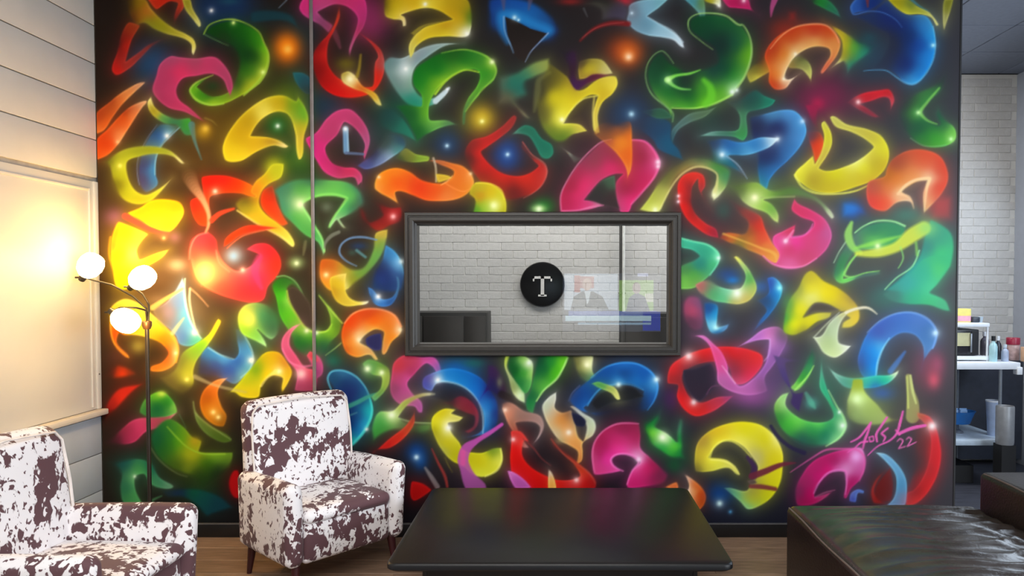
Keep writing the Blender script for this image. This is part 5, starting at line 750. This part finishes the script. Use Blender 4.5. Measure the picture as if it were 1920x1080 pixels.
# floor with wooden planks
fl = box('floor', (-3.1, -3.4, -.1), (5.4, 6.7, -.012), mat('subfloor', '2b2a2e', .7)); tag(fl, 'brown wooden plank floor of the lounge', 'floor', kind='structure')
M_plank = mat('oak_plank', '8d735f', .42, var=.28, scale=5, stretch=(1.2, 9, 1), bump=.12, bscale=40, rand=.16)
bm = bmesh.new(); add_box(bm, (-.6, -.095, -.012), (.6, .095, 0), .003, 1); plank_me = bm_mesh('plank', bm); plank_me.materials.append(M_plank)
row = 0; y = YM-.10
while y > 1.3:
    x = -3.4+(.37*row*1.7 % 1.2)
    while x < 3.4:
        if x-.6 < -2.88: pass
        p = link('plank', plank_me, None, fl, (x, y, 0)) if x > -3.3 else None
        x += 1.2
    y -= .191; row += 1
M_slate = mat('kitchen_floor', '3a3c46', .45, var=.25, scale=6, stretch=(1, 6, 1))
box('floor_sheet', (-2.8, YM+.11, -.012), (4.2, YB-.03, -.002), M_slate, fl)
box('floor_sheet', (2.49, 3.2, -.012), (4.2, YM+.108, -.002), M_slate, fl)

# ceiling
ce = box('ceiling', (-3.1, -3.4, ZC+.02), (5.4, 6.7, ZC+.12), mat('ceiling_void', '17181c', .9)); tag(ce, 'dark grey ceiling of square tiles over the kitchen', 'ceiling', kind='structure')
M_tile = mat('ceiling_tile_grey', '747a88', .85, var=.06, scale=30, rand=.06)
bm = bmesh.new(); add_box(bm, (-.297, -.297, 0), (.297, .297, .02), .004, 1); tile_me = bm_mesh('ceiling_tile', bm); tile_me.materials.append(M_tile)
for i in range(-4, 4):
    for j in range(0, 6):
        x, y = 2.98+.6*i, 6.13-.6*j
        if y > 4.9 or x > 2.5: link('ceiling_tile', tile_me, None, ce, (x, y, ZC))
box('ceiling_panel', (-3.0, -3.3, ZC), (2.38, YM-.02, ZC+.02), mat('ceiling_board', '4a4c54', .85), ce)

# far brick wall, painted white
XK = at_y(1905, 300, YB).x
fw = box('wall_far', (-2.9, YB+.0045, 0), (XK, YB+.15, ZC), mat('mortar_white', 'd0cec9', .7, var=.04)); tag(fw, 'white painted brick wall of the kitchen behind the mural wall', 'wall', kind='structure')
M_brick = mat('white_brick', 'c0bebb', .6, var=.05, scale=25, bump=.35, bscale=45, rand=.05)
bw, bhh = 45.3/FPX*YB, 15.2/FPX*YB
bm = bmesh.new(); add_box(bm, (-bw/2+.003, -.001, -bhh/2+.0013), (bw/2-.003, .03, bhh/2-.0013), .0025, 1); brick_me = bm_mesh('brick', bm); brick_me.materials.append(M_brick)
rest = bmesh.new(); seen = []; z = bhh/2; rw = 0
while z < ZC-.02:
    x = -2.8+(bw/2 if rw % 2 else 0)
    while x < XK-.02:
        px, py = to_px(x, YB, z); c = (x, YB, z)
        if (775 < px < 1262 and 405 < py < 652) or (1775 < px < 1905 and 140 < py < 640): seen.append(((0 if px < 1500 else 1), c))
        else: seen.append((2, c))
        x += bw
    z += bhh; rw += 1
seen.sort(key=lambda s: (s[0], -s[1][2]))
for i, (k, c) in enumerate(seen):
    if i < 300 and k < 2: link('brick', brick_me, None, fw, c)
    else: add_box(rest, (c[0]-bw/2+.003, YB-.001, c[2]-bhh/2+.0025), (min(c[0]+bw/2-.003, XK), YB+.03, c[2]+bhh/2-.0025))
tag(link('brick_courses', bm_mesh('brick_courses', rest), M_brick, fw), kind='stuff')
wr = box('wall_right', (XK, 3.3, 0), (XK+.12, YB+.15, ZC), mat('grey_wall_paint', '9aa0ac', .7, var=.03)); tag(wr, 'plain grey wall at the right end of the kitchen', 'wall', kind='structure')
wf = box('wall_front', (-3.0, -3.4, 0), (5.4, -3.2, ZC), mat('lounge_rear_wall', '6b6862', .8)); tag(wf, 'grey wall at the viewer\'s back carrying the television', 'wall', kind='structure')

# ---------------- television whose picture is mirrored in the window ----------------
tv = empty('television', (.88, -3.2, 1.285)); tag(tv, 'wall-mounted television showing a news broadcast, mirrored in the interior window', 'television')
box('housing', (-.86, .002, -.52), (.86, .06, .52), mat('tv_black', '0c0c0d', .3), tv, .008)
def scr(n, x0, x1, z0, z1, c, e=5.0, y=.0615):
    X = lambda v: (v-1050)/111-.88
    Zc = lambda v: (530-v)/111+1.6-1.285
    return box(n, (X(x0), y-.001, Zc(z1)), (X(x1), y, Zc(z0)), mat('screen_'+c, c, .5, emit=e, var=.05), tv)
scr('screen', 1055, 1240, 512, 622, '8c98b0', 1.6)
def flat(n, P, c, e, y):
    V = [((px-1050)/111-.88, y+d, (530-py)/111+1.6-1.285) for d in (-.001, 0) for px, py in P]; m_ = len(P)
    Fq = [tuple(range(m_)), tuple(range(2*m_-1, m_-1, -1))]+[(i, (i+1) % m_, m_+(i+1) % m_, m_+i) for i in range(m_)]
    bm = bmesh.new(); vs = [bm.verts.new(v) for v in V]
    for f in Fq: bm.faces.new([vs[i] for i in f])
    return link(n, bm_mesh(n, bm), mat('screen_'+c, c, .5, emit=e, var=.1, scale=5), tv)
def disc_pts(cx, cy, rx, ry, n=16): return [(cx+rx*math.cos(2*math.pi*k/n), cy+ry*math.sin(2*math.pi*k/n)) for k in range(n)]
scr('screen_image', 1058, 1159, 513, 581, 'c8d8e8', 7.5, .063); scr('screen_image', 1077, 1088, 516, 548, 'c86464', 6, .065); scr('screen_image', 1088, 1114, 518, 540, 'd09090', 6, .065)
flat('newsreader_jacket', [(1070, 580), (1076, 556), (1092, 546), (1112, 546), (1130, 556), (1142, 580)], '7c8a98', 3.5, .069); flat('newsreader_face', disc_pts(1101, 533, 9, 12), 'e8c8bc', 6.5, .071); flat('newsreader_shirt', [(1096, 546), (1108, 546), (1104, 566), (1101, 570)], 'e0f0ff', 7, .0705)
scr('screen_image', 1161, 1226, 525, 583, '98c868', 7.5, .064); flat('guest_jacket', [(1174, 584), (1180, 558), (1194, 548), (1210, 556), (1220, 584)], '6c7ca0', 4, .067); flat('guest_face', disc_pts(1194, 540, 8, 11), 'c8b4b0', 5.5, .069); scr('screen_image', 1210, 1226, 550, 566, 'e8ecd8', 7, .0665)
scr('screen_image', 1066, 1232, 583, 592, '7c98e8', 6, .066); scr('screen_image', 1060, 1222, 592, 602, 'c8ecfc', 8, .068); scr('screen_image', 1084, 1222, 605, 609, 'b0d8f4', 6, .068); scr('screen_image', 1196, 1216, 512, 518, 'c8d0fc', 7, .066); scr('screen_image', 1206, 1239, 584, 620, '3050d8', 6, .067)

# ---------------- kitchen seen through the window and past the wall's end ----------------
c = at_y(1017, 533, 6.40); sg = empty('round_sign', (c.x, YB-.001, c.z)); tag(sg, 'round black sign with a white serif letter T on the brick wall', 'sign')
lathe('disc', [(0, 0), (.196, 0), (.2, .006), (.2, .022), (.193, .032), (.18, .035), (0, .036)], mat('sign_black', '0b0b0d', .28), sg, 48, axis=(0, -1, 0))
bm = bmesh.new(); s = 1/211.6
def tb(x0, x1, y0, y1): add_box(bm, (x0*s, -.043, -y1*s), (x1*s, -.034, -y0*s))
tb(-18, 18, -15, -10.5); tb(-3.2, 3.2, -15, 22); tb(-8, 8, 19.5, 23); tb(-18, -15.2, -15, -5.5); tb(15.2, 18, -15, -5.5)
link('letter', bm_mesh('letter', bm), mat('sign_letter_white', 'd8d6d2', .5), sg)
def cabinet(x0, x1, zt, label, doors):
    t = empty('storage_cabinet', ((x0+x1)/2, 6.12, 0)); w = (x1-x0)/2; tag(t, label, 'cabinet')
    m = mat('cabinet_black', '191816', .5); box('carcass', (-w, -.2, 0), (w, .2, zt), m, t, .006)
    n = len(doors); e = -w+.004
    for f in doors:
        d = box('door', (e, -.222, .06), (e+2*w*f-.008, -.2005, zt-.03), mat('cabinet_door', '26221f', .5), t, .004)
        box('handle', (e+2*w*f-.05, -.24, zt*.5), (e+2*w*f-.038, -.222, zt*.5+.14), mat('handle_steel', 'a0a0a0', .35, metal=.8), d); e += 2*w*f
p0, p1 = at_y(776, 586, 5.92), at_y(912, 586, 5.92); cabinet(p0.x-.35, p1.x, p0.z, 'low dark cabinet against the brick wall at the lower left of the window', (.45, .36, .19))
p0, p1 = at_y(1172, 588, 5.92), at_y(1262, 588, 5.92); cabinet(p0.x, p1.x+.3, p0.z, 'dark cabinet against the brick wall at the lower right of the window', (.5, .5))
pp = at_y(1167, 500, 6.36)
cp = empty('conduit_pipe', (pp.x, 6.37, 0)); tag(cp, 'thin vertical conduit pipe running down the brick wall right of the round sign', 'pipe')
tube('pipe', [(.012, 0, 0), (.012, 0, 2.0), (.012, 0, ZC-.01)], .012, mat('conduit_white', 'd4d4d0', .4), cp, 10)
tube('pipe_shade', [(-.013, .02, 0), (-.013, .02, 2.0), (-.013, .02, ZC-.01)], .013, mat('conduit_grey', '4c4b49', .5), cp, 10)  # dark tube added for the shaded left side of the white pipe
for zz in (.6, 1.5, 2.6): box('clip', (-.03, .0, zz), (.03, .065, zz+.015), mat('conduit_grey', '4c4b49', .5), cp)

YC = 5.62; k = FPX/YC
M_white = mat('worktop_white', 'e4e8ee', .35, var=.03); M_steel = mat('brushed_steel', '9aa2ac', .35, metal=.7)
tt = at_y(1850, 680, YC); tu = at_y(1850, 693, YC); xe = at_y(1914, 686, YC).x; x0 = XR-.05
ct = empty('kitchen_counter', ((x0+xe)/2, YC, 0)); ox = (x0+xe)/2; tag(ct, 'white topped kitchen counter on steel legs with an open lower shelf', 'counter')
ztop = tt.z
box('countertop', (x0-ox, 0, tu.z), (xe-ox, .70, ztop), M_white, ct, .006)
box('corner_bumper', (xe-ox-.03, -.008, tu.z-.04), (xe-ox+.012, .05, tu.z+.02), M_white, ct, .004)
zsh = at_y(1800, 826, YC).z
box('lower_shelf', (x0-ox, .02, zsh-.045), (xe-ox-.04, .66, zsh), mat('shelf_white', 'c4d4e4', .4), ct, .004)
for lx, ly in ((xe-ox-.14, .03), (xe-ox-.14, .64), (x0-ox+.02, .03), (x0-ox+.02, .64)):
    tube('leg', [(lx, ly, 0), (lx, ly, .4), (lx, ly, tu.z)], .013, M_steel, ct, 8)
box('dark_sheet', (x0-ox, .67, .05), (XK-.01-ox, .70, tu.z-.002), mat('sheet_dark', '343946', .6), ct)  # dark sheet added across the wall below the counter
box('plinth', (x0-ox, .10, 0), (xe-ox-.3, .62, .14), mat('plinth_black', '0e0f13', .6), ct)
def K3(px, py, y): return at_y(px, py, y)
# raised stand over the microwave
y0 = YC+.10; a = at_y(1776, 672, y0); b = at_y(1856, 608, y0)
st = empty('counter_stand', ((a.x-.1+b.x)/2, y0, ztop)); sx = st.location.x; tag(st, 'white two-tier stand on the counter holding the microwave', 'stand')
zb = at_y(1800, 668, y0).z-ztop; zt = at_y(1800, 606, y0).z-ztop
box('shelf', (a.x-.1-sx, 0, zb-.03), (b.x-sx, .42, zb), M_white, st, .004); box('shelf', (a.x-.1-sx, 0, zt-.03), (b.x-sx, .42, zt), M_white, st, .004)
for fx in (a.x-.09-sx, b.x-sx-.012):
    for fy in (.012, .405): tube('post', [(fx, fy, 0), (fx, fy, zt*.5), (fx, fy, zt-.012)], .009, M_white, st, 8)
mw0 = at_y(1770, 663, y0+.03); mw1 = at_y(1836, 618, y0+.03); mz = ztop+zb
mo = empty('microwave_oven', ((mw0.x-.12+mw1.x)/2, y0+.03, mz)); mx = mo.location.x; mh = mw1.z-mz
tag(mo, 'black microwave oven on the lower tier of the white stand', 'microwave')
box('housing', (mw0.x-.12-mx, 0, .004), (mw1.x-mx, .33, mh), mat('microwave_black', '1a1b20', .35), mo, .006)
dx1 = at_y(1820, 640, y0+.03).x-mx
dr = box('door', (mw0.x-.11-mx, -.012, .014), (dx1, -.0005, mh-.01), mat('microwave_door', '201f24', .25), mo, .003)
box('door_window', (mw0.x-.09-mx, -.0145, mh*.38), (dx1-.012, -.0125, mh-.025), mat('door_glass_reflection', 'c9c49a', .2), dr); box('handle', (dx1-.014, -.03, .03), (dx1-.004, -.0125, mh-.03), M_steel, dr, .003)  # yellowish reflection in the door glass, set as its colour
box('control_strip', (dx1+.004, -.008, .014), (mw1.x-mx-.02, -.0005, mh-.012), mat('control_black', '0f1014', .3), mo)
# things between stand post and counter end
def bottle(px, py0, py1, r, cap, body, label, y=YC+.14, neck=.4, name='bottle', base=0):
    p = at_y(px, py0, y); h = at_y(px, py1, y).z-ztop-base
    t = empty(name, (p.x, y, ztop+base)); tag(t, label, 'bottle')
    lathe('body', [(0, 0), (r*.95, 0), (r, .008), (r, h*.58), (r*.8, h*.68), (r*neck, h*.76), (r*neck, h*.82), (0, h*.82)], mat('bottle_'+body, body, .2, spec=.6), t, 16)
    lathe('cap', [(0, h*.81), (r*neck*1.25, h*.81), (r*neck*1.25, h), (0, h)], mat('cap_'+cap, cap, .35), t, 12)
bottle(1846, 672, 622, .034, 'e8eaf0', '6a6470', 'clear mauve bottle with a white cap beside the microwave', y0+.10, base=zb+.001)
bottle(1862, 677, 630, .030, '15181e', 'a4ccd4', 'pale aqua bottle with a black cap by the stand\'s post', YC+.09)
bottle(1871, 672, 630, .026, 'e6ecf2', '2a2f3a', 'dark bottle with a white cap behind the aqua bottle', YC+.26)
bottle(1884, 677, 646, .027, 'c8d4e0', 'a8b4cc', 'small frosted bottle at the middle of the counter\'s bare end', YC+.1)
p = at_y(1899, 669, YC+.2); h = at_y(1899, 633, YC+.2).z-ztop
jr = empty('storage_jar', (p.x, YC+.2, ztop)); tag(jr, 'jar of pink and cream contents with a crimson lid at the counter end', 'jar')
lathe('body', [(0, 0), (.044, 0), (.048, .01), (.048, h*.66), (.042, h*.72), (0, h*.72)], mat('jar_contents', 'b89a96', .3, var=.3, scale=30), jr, 20); lathe('lid', [(0, h*.70), (.05, h*.70), (.05, h*.97), (.046, h), (0, h)], mat('jar_lid', '96203c', .35), jr, 20)
p = at_y(1914, 669, YC+.12); h = at_y(1914, 650, YC+.12).z-ztop
bx = empty('tea_box', (p.x+.02, YC+.06, ztop)); tag(bx, 'small tan carton beside the jar on the counter end', 'box'); box('carton', (-.03, 0, 0), (.035, .05, h), mat('carton_tan', 'd0a888', .6), bx, .002); box('flap', (-.03, -.002, h-.012), (.035, .0, h), mat('carton_cream', 'e8d8c4', .6), bx)
# on the stand's upper tier
zz = ztop+zt
def carton(px0, px1, py, c1, c2, label, y):
    a, b = at_y(px0, 606, y), at_y(px1, py, y); t = empty('carton', ((a.x+b.x)/2, y, zz)); w = (b.x-a.x)/2; h = b.z-zz; tag(t, label, 'box')
    box('sleeve', (-w, 0, 0), (w, .1, h), mat('carton_'+c1, c1, .5), t, .002); box('band', (-w+.002, -.002, h*.08), (w-.002, -.0005, h*.48), mat('carton_'+c2, c2, .5), t)
carton(1794, 1821, 579, 'e8d870', 'e0a0b4', 'yellow and pink carton on top of the white stand', y0+.12)
carton(1776, 1791, 588, 'f0ece8', 'e4d8dc', 'plain white carton left of the yellow and pink one', y0+.1)
a = at_y(1824, 606, y0+.1); rm = box('tape_dispenser', (a.x, y0+.1, zz), (a.x+.06, y0+.2, zz+.045), mat('dispenser_black', '2c3440', .4), None, .008); tag(rm, 'dark boxy dispenser on top of the white stand', 'dispenser')
a = at_y(1838, 606, y0+.1); cu = empty('small_cup', (a.x+.018, y0+.13, zz)); tag(cu, 'little pale cup beside the dark dispenser on the stand', 'cup')
lathe('bowl', [(0, 0), (.014, 0), (.02, .045), (.018, .046), (.013, .005), (0, .005)], mat('cup_pale', 'b8c8d4', .3), cu, 16)
# under the counter
ys = YC+.16; a, b = at_y(1782, 803, ys), at_y(1846, 776, ys)
M_blue = mat('blue_plastic', '1c6cb8', .3, spec=.6)
by = empty('blue_tray', ((a.x+b.x)/2, ys+.15, zsh)); w = (b.x-a.x)/2; tag(by, 'blue plastic tub on a foot under the kitchen counter', 'tub')
hb = b.z-zsh; lb = at_y(1800, 800, ys).z-zsh
def tubshape(n):
    bm = bmesh.new(); pr = []
    for r_, z_ in ((0, lb), (.72, lb), (1.0, hb*.94), (1.06, hb), (.98, hb), (.68, lb+.012), (0, lb+.012)): pr.append((r_*w, z_))
    add_lathe(bm, pr, 28)
    for v in bm.verts: v.co.y *= .75
    return bm_mesh(n, bm, True)
link('basin', tubshape('basin'), M_blue, by)
lathe('foot', [(0, 0), (.05, 0), (.045, .012), (.014, .03), (.014, lb+.004), (0, lb+.004)], mat('tub_foot', '6a7280', .4), by, 14)
for i, (cx_, lab) in enumerate(((-.3, 'left'), (.25, 'right'))):
    pk = empty('light_packet', (by.location.x+cx_*w, by.location.y-.02, zsh+lb+.013)); tag(pk, 'pale blue packet standing at the %s inside the blue tub' % lab, 'packet')
    box('pouch', (-.03, -.02, 0), (.03, .02, (hb-lb)*1.0), mat('packet_blue', '9cc4f4', .4), pk, .008); box('seal', (-.03, -.004, (hb-lb)), (.03, .004, (hb-lb)+.01), mat('packet_blue', '9cc4f4', .4), pk)
p = at_y(1861, 828, YC+.2); h = at_y(1861, 752, YC+.2)
yv = YC+.2; vr = 12/(FPX/yv)
vs = empty('tall_cup', (at_y(1861, 790, yv).x, yv, zsh)); hc = h.z-zsh; tag(vs, 'tall frosted tumbler stack standing on the lower shelf beside the blue tub', 'cup')
lathe('tumbler', [(0, 0), (vr*.72, 0), (vr*.78, hc*.3), (vr, hc), (vr*.92, hc), (vr*.7, hc*.31), (0, hc*.3)], mat('frosted_grey', 'a8b8d4', .35), vs, 24); lathe('rim', [(vr*.9, hc), (vr*1.04, hc-.004), (vr*1.04, hc+.008), (vr*.9, hc+.008)], M_white, vs, 24)
yb_ = YC-.20; a, b = at_y(1880, 832, yb_), at_y(1913, 764, yb_)
bn = empty('waste_bin', ((a.x+b.x)/2, yb_+.08, 0)); rb = (b.x-a.x)/2; tag(bn, 'grey cylindrical bin standing on a block at the counter\'s right leg', 'bin')
lathe('bin_body', [(0, a.z-.02), (rb*.94, a.z-.02), (rb, a.z), (rb, b.z-.01), (rb*.94, b.z), (rb*.9, b.z-.02), (rb*.86, a.z+.03), (0, a.z+.03)], mat('bin_grey', '8c8f94', .4, metal=.3), bn, 28)
box('block', (-rb*.85, -rb*.85, 0), (rb*.85, rb*.85, a.z-.02), mat('plinth_black', '0e0f13', .6), bn)

# ---------------- floor lamp ----------------
YLp = 4.2; ks = FPX/YLp
pb = at_y(277, 700, YLp); LX = pb.x
lp = empty('floor_lamp', (LX, YLp, 0)); tag(lp, 'three-armed floor lamp with glowing white glass shades beside the left wall', 'lamp')
M_lamp = mat('lamp_bronze', '3a332c', .4, metal=.5); zc = at_y(277, 606, YLp).z
lathe('base', [(0, 0), (.14, 0), (.145, .01), (.13, .022), (.03, .034), (.016, .06), (0, .06)], M_lamp, lp, 32)
tube('pole', [(0, 0, .03), (0, 0, .7), (0, 0, zc)], .0115, M_lamp, lp, 12)
lathe('collar', [(0, zc-.035), (.018, zc-.035), (.026, zc-.015), (.026, zc+.008), (.02, zc+.014), (0, zc+.014)], mat('lamp_copper', '6b4a30', .35, metal=.6), lp, 16)
SH = bpy.data.materials.new('glass_shade_lit'); SH.use_nodes = True; _b = SH.node_tree.nodes['Principled BSDF']
_b.inputs['Base Color'].default_value = (.95, .9, .8, 1); _b.inputs['Emission Color'].default_value = (1, .69, .27, 1); _b.inputs['Emission Strength'].default_value = 16
def loc(px, py, y): q = at_y(px, py, y); return (q.x-LX, q.y-YLp, q.z)
def lamp_arm(P, socket, aim, r=.078):
    pts = [loc(*p) for p in P]; tube('arm', curve_pts(pts), .0055, M_lamp, lp, 8)
    s0 = Vector(loc(*socket)); d = (Vector(loc(*aim))-s0).normalized()
    h = lathe('socket', [(0, -.03), (.018, -.03), (.022, 0), (.03, .014), (.03, .022), (0, .022)], M_lamp, lp, 16, s0, d)
    s_ = lathe('shade', [(0.0176, 0.0138), (0.0396, 0.0202), (0.0581, 0.0460), (0.0669, 0.0828), (0.0651, 0.1150), (0.0546, 0.1426), (0.0493, 0.1426), (0.0598, 0.1141), (0.0616, 0.0828), (0.0528, 0.0488), (0.0352, 0.0258), (0.0176, 0.0202)], SH, lp, 24, s0, d)
    kn = tube('switch_knob', [s0-d*.01+Vector((-.045, 0, 0)), s0-d*.01+Vector((-.03, 0, 0)), s0-d*.01], .006, M_lamp, lp, 6)
    l = bpy.data.lights.new('lamp_bulb', 'POINT'); l.energy = 8; l.color = (1, .6, .2); l.shadow_soft_size = .035
    o = bpy.data.objects.new('lamp_bulb', l); COL.objects.link(o); o.parent = lp; o.location = s0+d*.185
lamp_arm([(277, 606, YLp), (274, 578, YLp), (250, 556, YLp+.01), (210, 534, YLp+.03), (162, 520, YLp+.04)], (157, 518, YLp+.04), (177, 486, YLp+.0))
lamp_arm([(278, 606, YLp), (279, 575, YLp), (268, 552, YLp+.02), (252, 538, YLp+.04)], (249, 536, YLp+.04), (278, 512, YLp+.0))
lamp_arm([(276, 606, YLp), (273, 582, YLp-.03), (255, 577, YLp-.10), (225, 577, YLp-.14), (214, 583, YLp-.15)], (214, 587, YLp-.15), (246, 608, YLp-.18))

# ---------------- cowhide armchairs ----------------
HIDE = bpy.data.materials.new('cowhide_print'); HIDE.use_nodes = True; nt = HIDE.node_tree; _b = nt.nodes['Principled BSDF']
tc = nt.nodes.new('ShaderNodeTexCoord'); oi = nt.nodes.new('ShaderNodeObjectInfo'); ad = nt.nodes.new('ShaderNodeVectorMath'); ad.operation = 'ADD'
cx_ = nt.nodes.new('ShaderNodeVectorMath'); cx_.operation = 'SCALE'; cx_.inputs['Scale'].default_value = 37.0
nt.links.new(oi.outputs['Random'], cx_.inputs[0]); nt.links.new(tc.outputs['Object'], ad.inputs[0]); nt.links.new(cx_.outputs[0], ad.inputs[1])
def nz(scale, det, rough, dist=0.0, st=(1, 1, 1)):
    mp = nt.nodes.new('ShaderNodeMapping'); mp.inputs['Scale'].default_value = st; nt.links.new(ad.outputs[0], mp.inputs[0])
    n = nt.nodes.new('ShaderNodeTexNoise'); n.inputs['Scale'].default_value = scale; n.inputs['Detail'].default_value = det; n.inputs['Roughness'].default_value = rough; n.inputs['Distortion'].default_value = dist
    nt.links.new(mp.outputs[0], n.inputs['Vector']); return n.outputs['Fac']
def mth(op, a, b):
    m = nt.nodes.new('ShaderNodeMath'); m.operation = op
    for i, v in enumerate((a, b)):
        if isinstance(v, (int, float)): m.inputs[i].default_value = v
        else: nt.links.new(v, m.inputs[i])
    return m.outputs[0]
big = nz(4.6, 2, .5, .5); fine = nz(25, 2, .6, .5, (1, 1, .7)); spk = nz(58, 1, .5, .2, (1, 1, .7))
sm = mth('ADD', mth('MULTIPLY', big, .75), mth('MULTIPLY', fine, .75))
sm = mth('MAXIMUM', sm, mth('ADD', mth('MULTIPLY', spk, .95), mth('MULTIPLY', big, .36)))
rp = nt.nodes.new('ShaderNodeValToRGB'); rp.color_ramp.elements[0].position = .762; rp.color_ramp.elements[0].color = lin('ece8ea'); rp.color_ramp.elements[1].position = .79; rp.color_ramp.elements[1].color = lin('5a3a40')
nt.links.new(sm, rp.inputs[0]); nt.links.new(rp.outputs[0], _b.inputs['Base Color']); _b.inputs['Roughness'].default_value = .75; _b.inputs['Sheen Weight'].default_value = .1
M_leg = mat('chair_leg_wood', '3a1418', .35, var=.2, scale=10, stretch=(8, 8, 1))
M_pipe = mat('chair_piping', 'e6dcd6', .7)

def armchair(label):
    t = empty('cowhide_armchair', (0, 0, 0)); tag(t, label, 'armchair', 'cowhide print armchairs')
    hw, arm = .35, .095
    for sd in (-1, 1):
        def flare(p, sd=sd):
            q = p.copy(); k = (p.z-.17)/.43; q.x += sd*.016*k*k; q.y += -.015*k
            if p.z > .5: q.z -= .02*(p.y+.3)/.6
            return q
        lo = (sd*hw-(arm if sd > 0 else 0), -.30, .165); hi = (sd*hw+(arm if sd < 0 else 0), .27, .592)
        cushion('arm', lo, hi, .042, HIDE, t, 4, (3, 6, 6), (.012, .006, .006), flare)
    cushion('seat_base', (-.26, -.288, .165), (.26, .25, .395), .03, HIDE, t, 3, 5, (0, .01, 0))
    cushion('seat_cushion', (-.256, -.308, .37), (.256, .175, .44), .034, HIDE, t, 4, 6, (0, .008, .018))
    def lean(p):
        q = p.copy(); k = (p.z-.17)/.8; q.y += .05*k*k+.015*k; q.x *= 1-.03*k; return q
    bk = cushion('backrest', (-.33, .15, .17), (.33, .265, .945), .055, HIDE, t, 4, (6, 3, 10), (0, .014, .012), lean)
    ring = []
    for x, z in [(-.295, .46), (-.30, .7), (-.288, .885), (-.255, .925), (0, .942), (.255, .925), (.288, .885), (.30, .7), (.295, .46)]:
        k_ = (z-.17)/.8; ring.append((x*1.0, .148+.05*k_*k_+.015*k_-.002, z))
    tube('piping', curve_pts(ring, 5), .006, M_pipe, bk, 6)
    for lx, ly, sx, sy in ((-.285, -.25, -.015, -.02), (.285, -.25, .015, -.02), (-.285, .22, -.015, .02), (.285, .22, .015, .02)):
        tube('leg', [(lx+sx, ly+sy, 0), (lx+sx*.5, ly+sy*.5, .09), (lx, ly, .185)], [.013, .019, .025], M_leg, t, 12)
    return t
ch1 = armchair('cowhide print armchair standing in front of the mural beside the coffee table')
ch1.location = (-1.335, 3.99, 0); ch1.rotation_euler = (0, 0, R(48))
ch2 = copy_tree(ch1); ch2['label'] = 'nearer cowhide print armchair cut by the left picture edge'
ch2.scale = (1, 1.2, 1); ch2.location = (-2.06, 2.97, 0); ch2.rotation_euler = (0, 0, R(86))

# ---------------- coffee table ----------------
ctb = empty('coffee_table', (0, 3.555, 0)); tag(ctb, 'low black coffee table with a large plain top in the middle of the room', 'table')
M_top = mat('table_black', '131316', .42, spec=.38, var=.15, scale=8)
bm = bmesh.new(); r_ = .045; pts = []
for cx2, cy2, a0 in ((.735-r_, .565-r_, 0), (-.735+r_, .565-r_, 90), (-.735+r_, -.565+r_, 180), (.735-r_, -.565+r_, 270)):
    for k_ in range(6): pts.append((cx2+r_*math.cos(R(a0+18*k_)), cy2+r_*math.sin(R(a0+18*k_))))
lv = [[bm.verts.new((x*sc, y*sc, zv)) for x, y in pts] for sc, zv in ((.985, .385), (1.0, .393), (1.0, .411), (.994, .4175), (.988, .42))]
n_ = len(pts)
for A_, B_ in zip(lv, lv[1:]):
    for k_ in range(n_): bm.faces.new((A_[k_], A_[(k_+1) % n_], B_[(k_+1) % n_], B_[k_]))
bm.faces.new(lv[0][::-1]); bm.faces.new(lv[-1])
link('tabletop', bm_mesh('tabletop', bm, True), M_top, ctb)
M_tb = mat('table_base_black', '121214', .45)
for lo, hi in (((-.58, -.45, .30), (.58, -.425, .386)), ((-.58, .425, .30), (.58, .45, .386)), ((-.60, -.45, .30), (-.58, .45, .386)), ((.58, -.45, .30), (.60, .45, .386))): box('apron', lo, hi, M_tb, ctb, .003)
for sx in (-1, 1):
    for sy in (-1, 1): box('leg', (sx*.60-(.07 if sx > 0 else 0), sy*.46-(.07 if sy > 0 else 0), 0), (sx*.60+(.07 if sx < 0 else 0), sy*.46+(.07 if sy < 0 else 0), .30), mat('table_leg_grey', '4a4b50', .4), ctb, .004)

# ---------------- leather sectional sofa ----------------
LE = mat('dark_leather', '3a3330', .27, spec=.6, var=.25, scale=9, bump=.08, bscale=90)
LE2 = mat('dark_leather_side', '241c1b', .36, spec=.45, var=.2, scale=9, bump=.2, bscale=90)
so = empty('leather_sofa', (1.665, 2.65, 0)); tag(so, 'dark brown leather sofa with a wrinkled chaise seat at the lower right', 'sofa')
def wr_fn(p):
    q = p.copy()
    if p.z > .33:
        k_ = max(0, min(1, (p.z-.33)/.1)); fx = max(0, (p.x+.25)/.73)
        f = 1-2*abs(math.sin(27*p.y+3.5*noise.noise((p.x*2.0, p.y*1.5, 3))+6*(p.x-.15)**2))**.8
        f2 = math.sin(75*p.y+7*noise.noise((p.x*3, p.y*2, 9)))
        edge = max(0, 1-abs(p.x/.485)**8)*max(0, 1-abs(p.y/1.04)**30)
        q.z += k_*edge*(.013*f*(.3+1.0*fx)+.011*f2*fx*fx+.014*noise.noise((p.x*3, p.y*3, 1)))
    return q
cushion('seat_cushion', (-.488, -1.048, .34), (.478, 1.048, .45), .03, LE, so, 5, (40, 130, 2), (0, 0, .045), wr_fn)
cushion('chaise_base', (-.492, -1.05, .04), (.478, 1.05, .436), .018, LE2, so, 3, (4, 6, 2))
cushion('backrest', (.50, -1.05, .04), (.98, 1.05, .625), .03, LE2, so, 4, (6, 14, 6), (.006, .004, .012))
def seam_pts(x, z): return [(x, y_, z+.004*math.sin(y_*9)) for y_ in np.linspace(-1.02, 1.02, 30)]
tube('seam', seam_pts(-.487, .441), .0045, mat('leather_seam', '6e625c', .5), so, 6)
tube('seam', seam_pts(.512, .618), .0045, mat('leather_seam', '6e625c', .5), so, 6)
for fx_, fy_ in ((-.42, -.95), (-.42, .95), (.9, -.95), (.9, .95)): box('foot', (fx_-.03, fy_-.03, 0), (fx_+.03, fy_+.03, .045), mat('foot_black', '101012', .5), so)
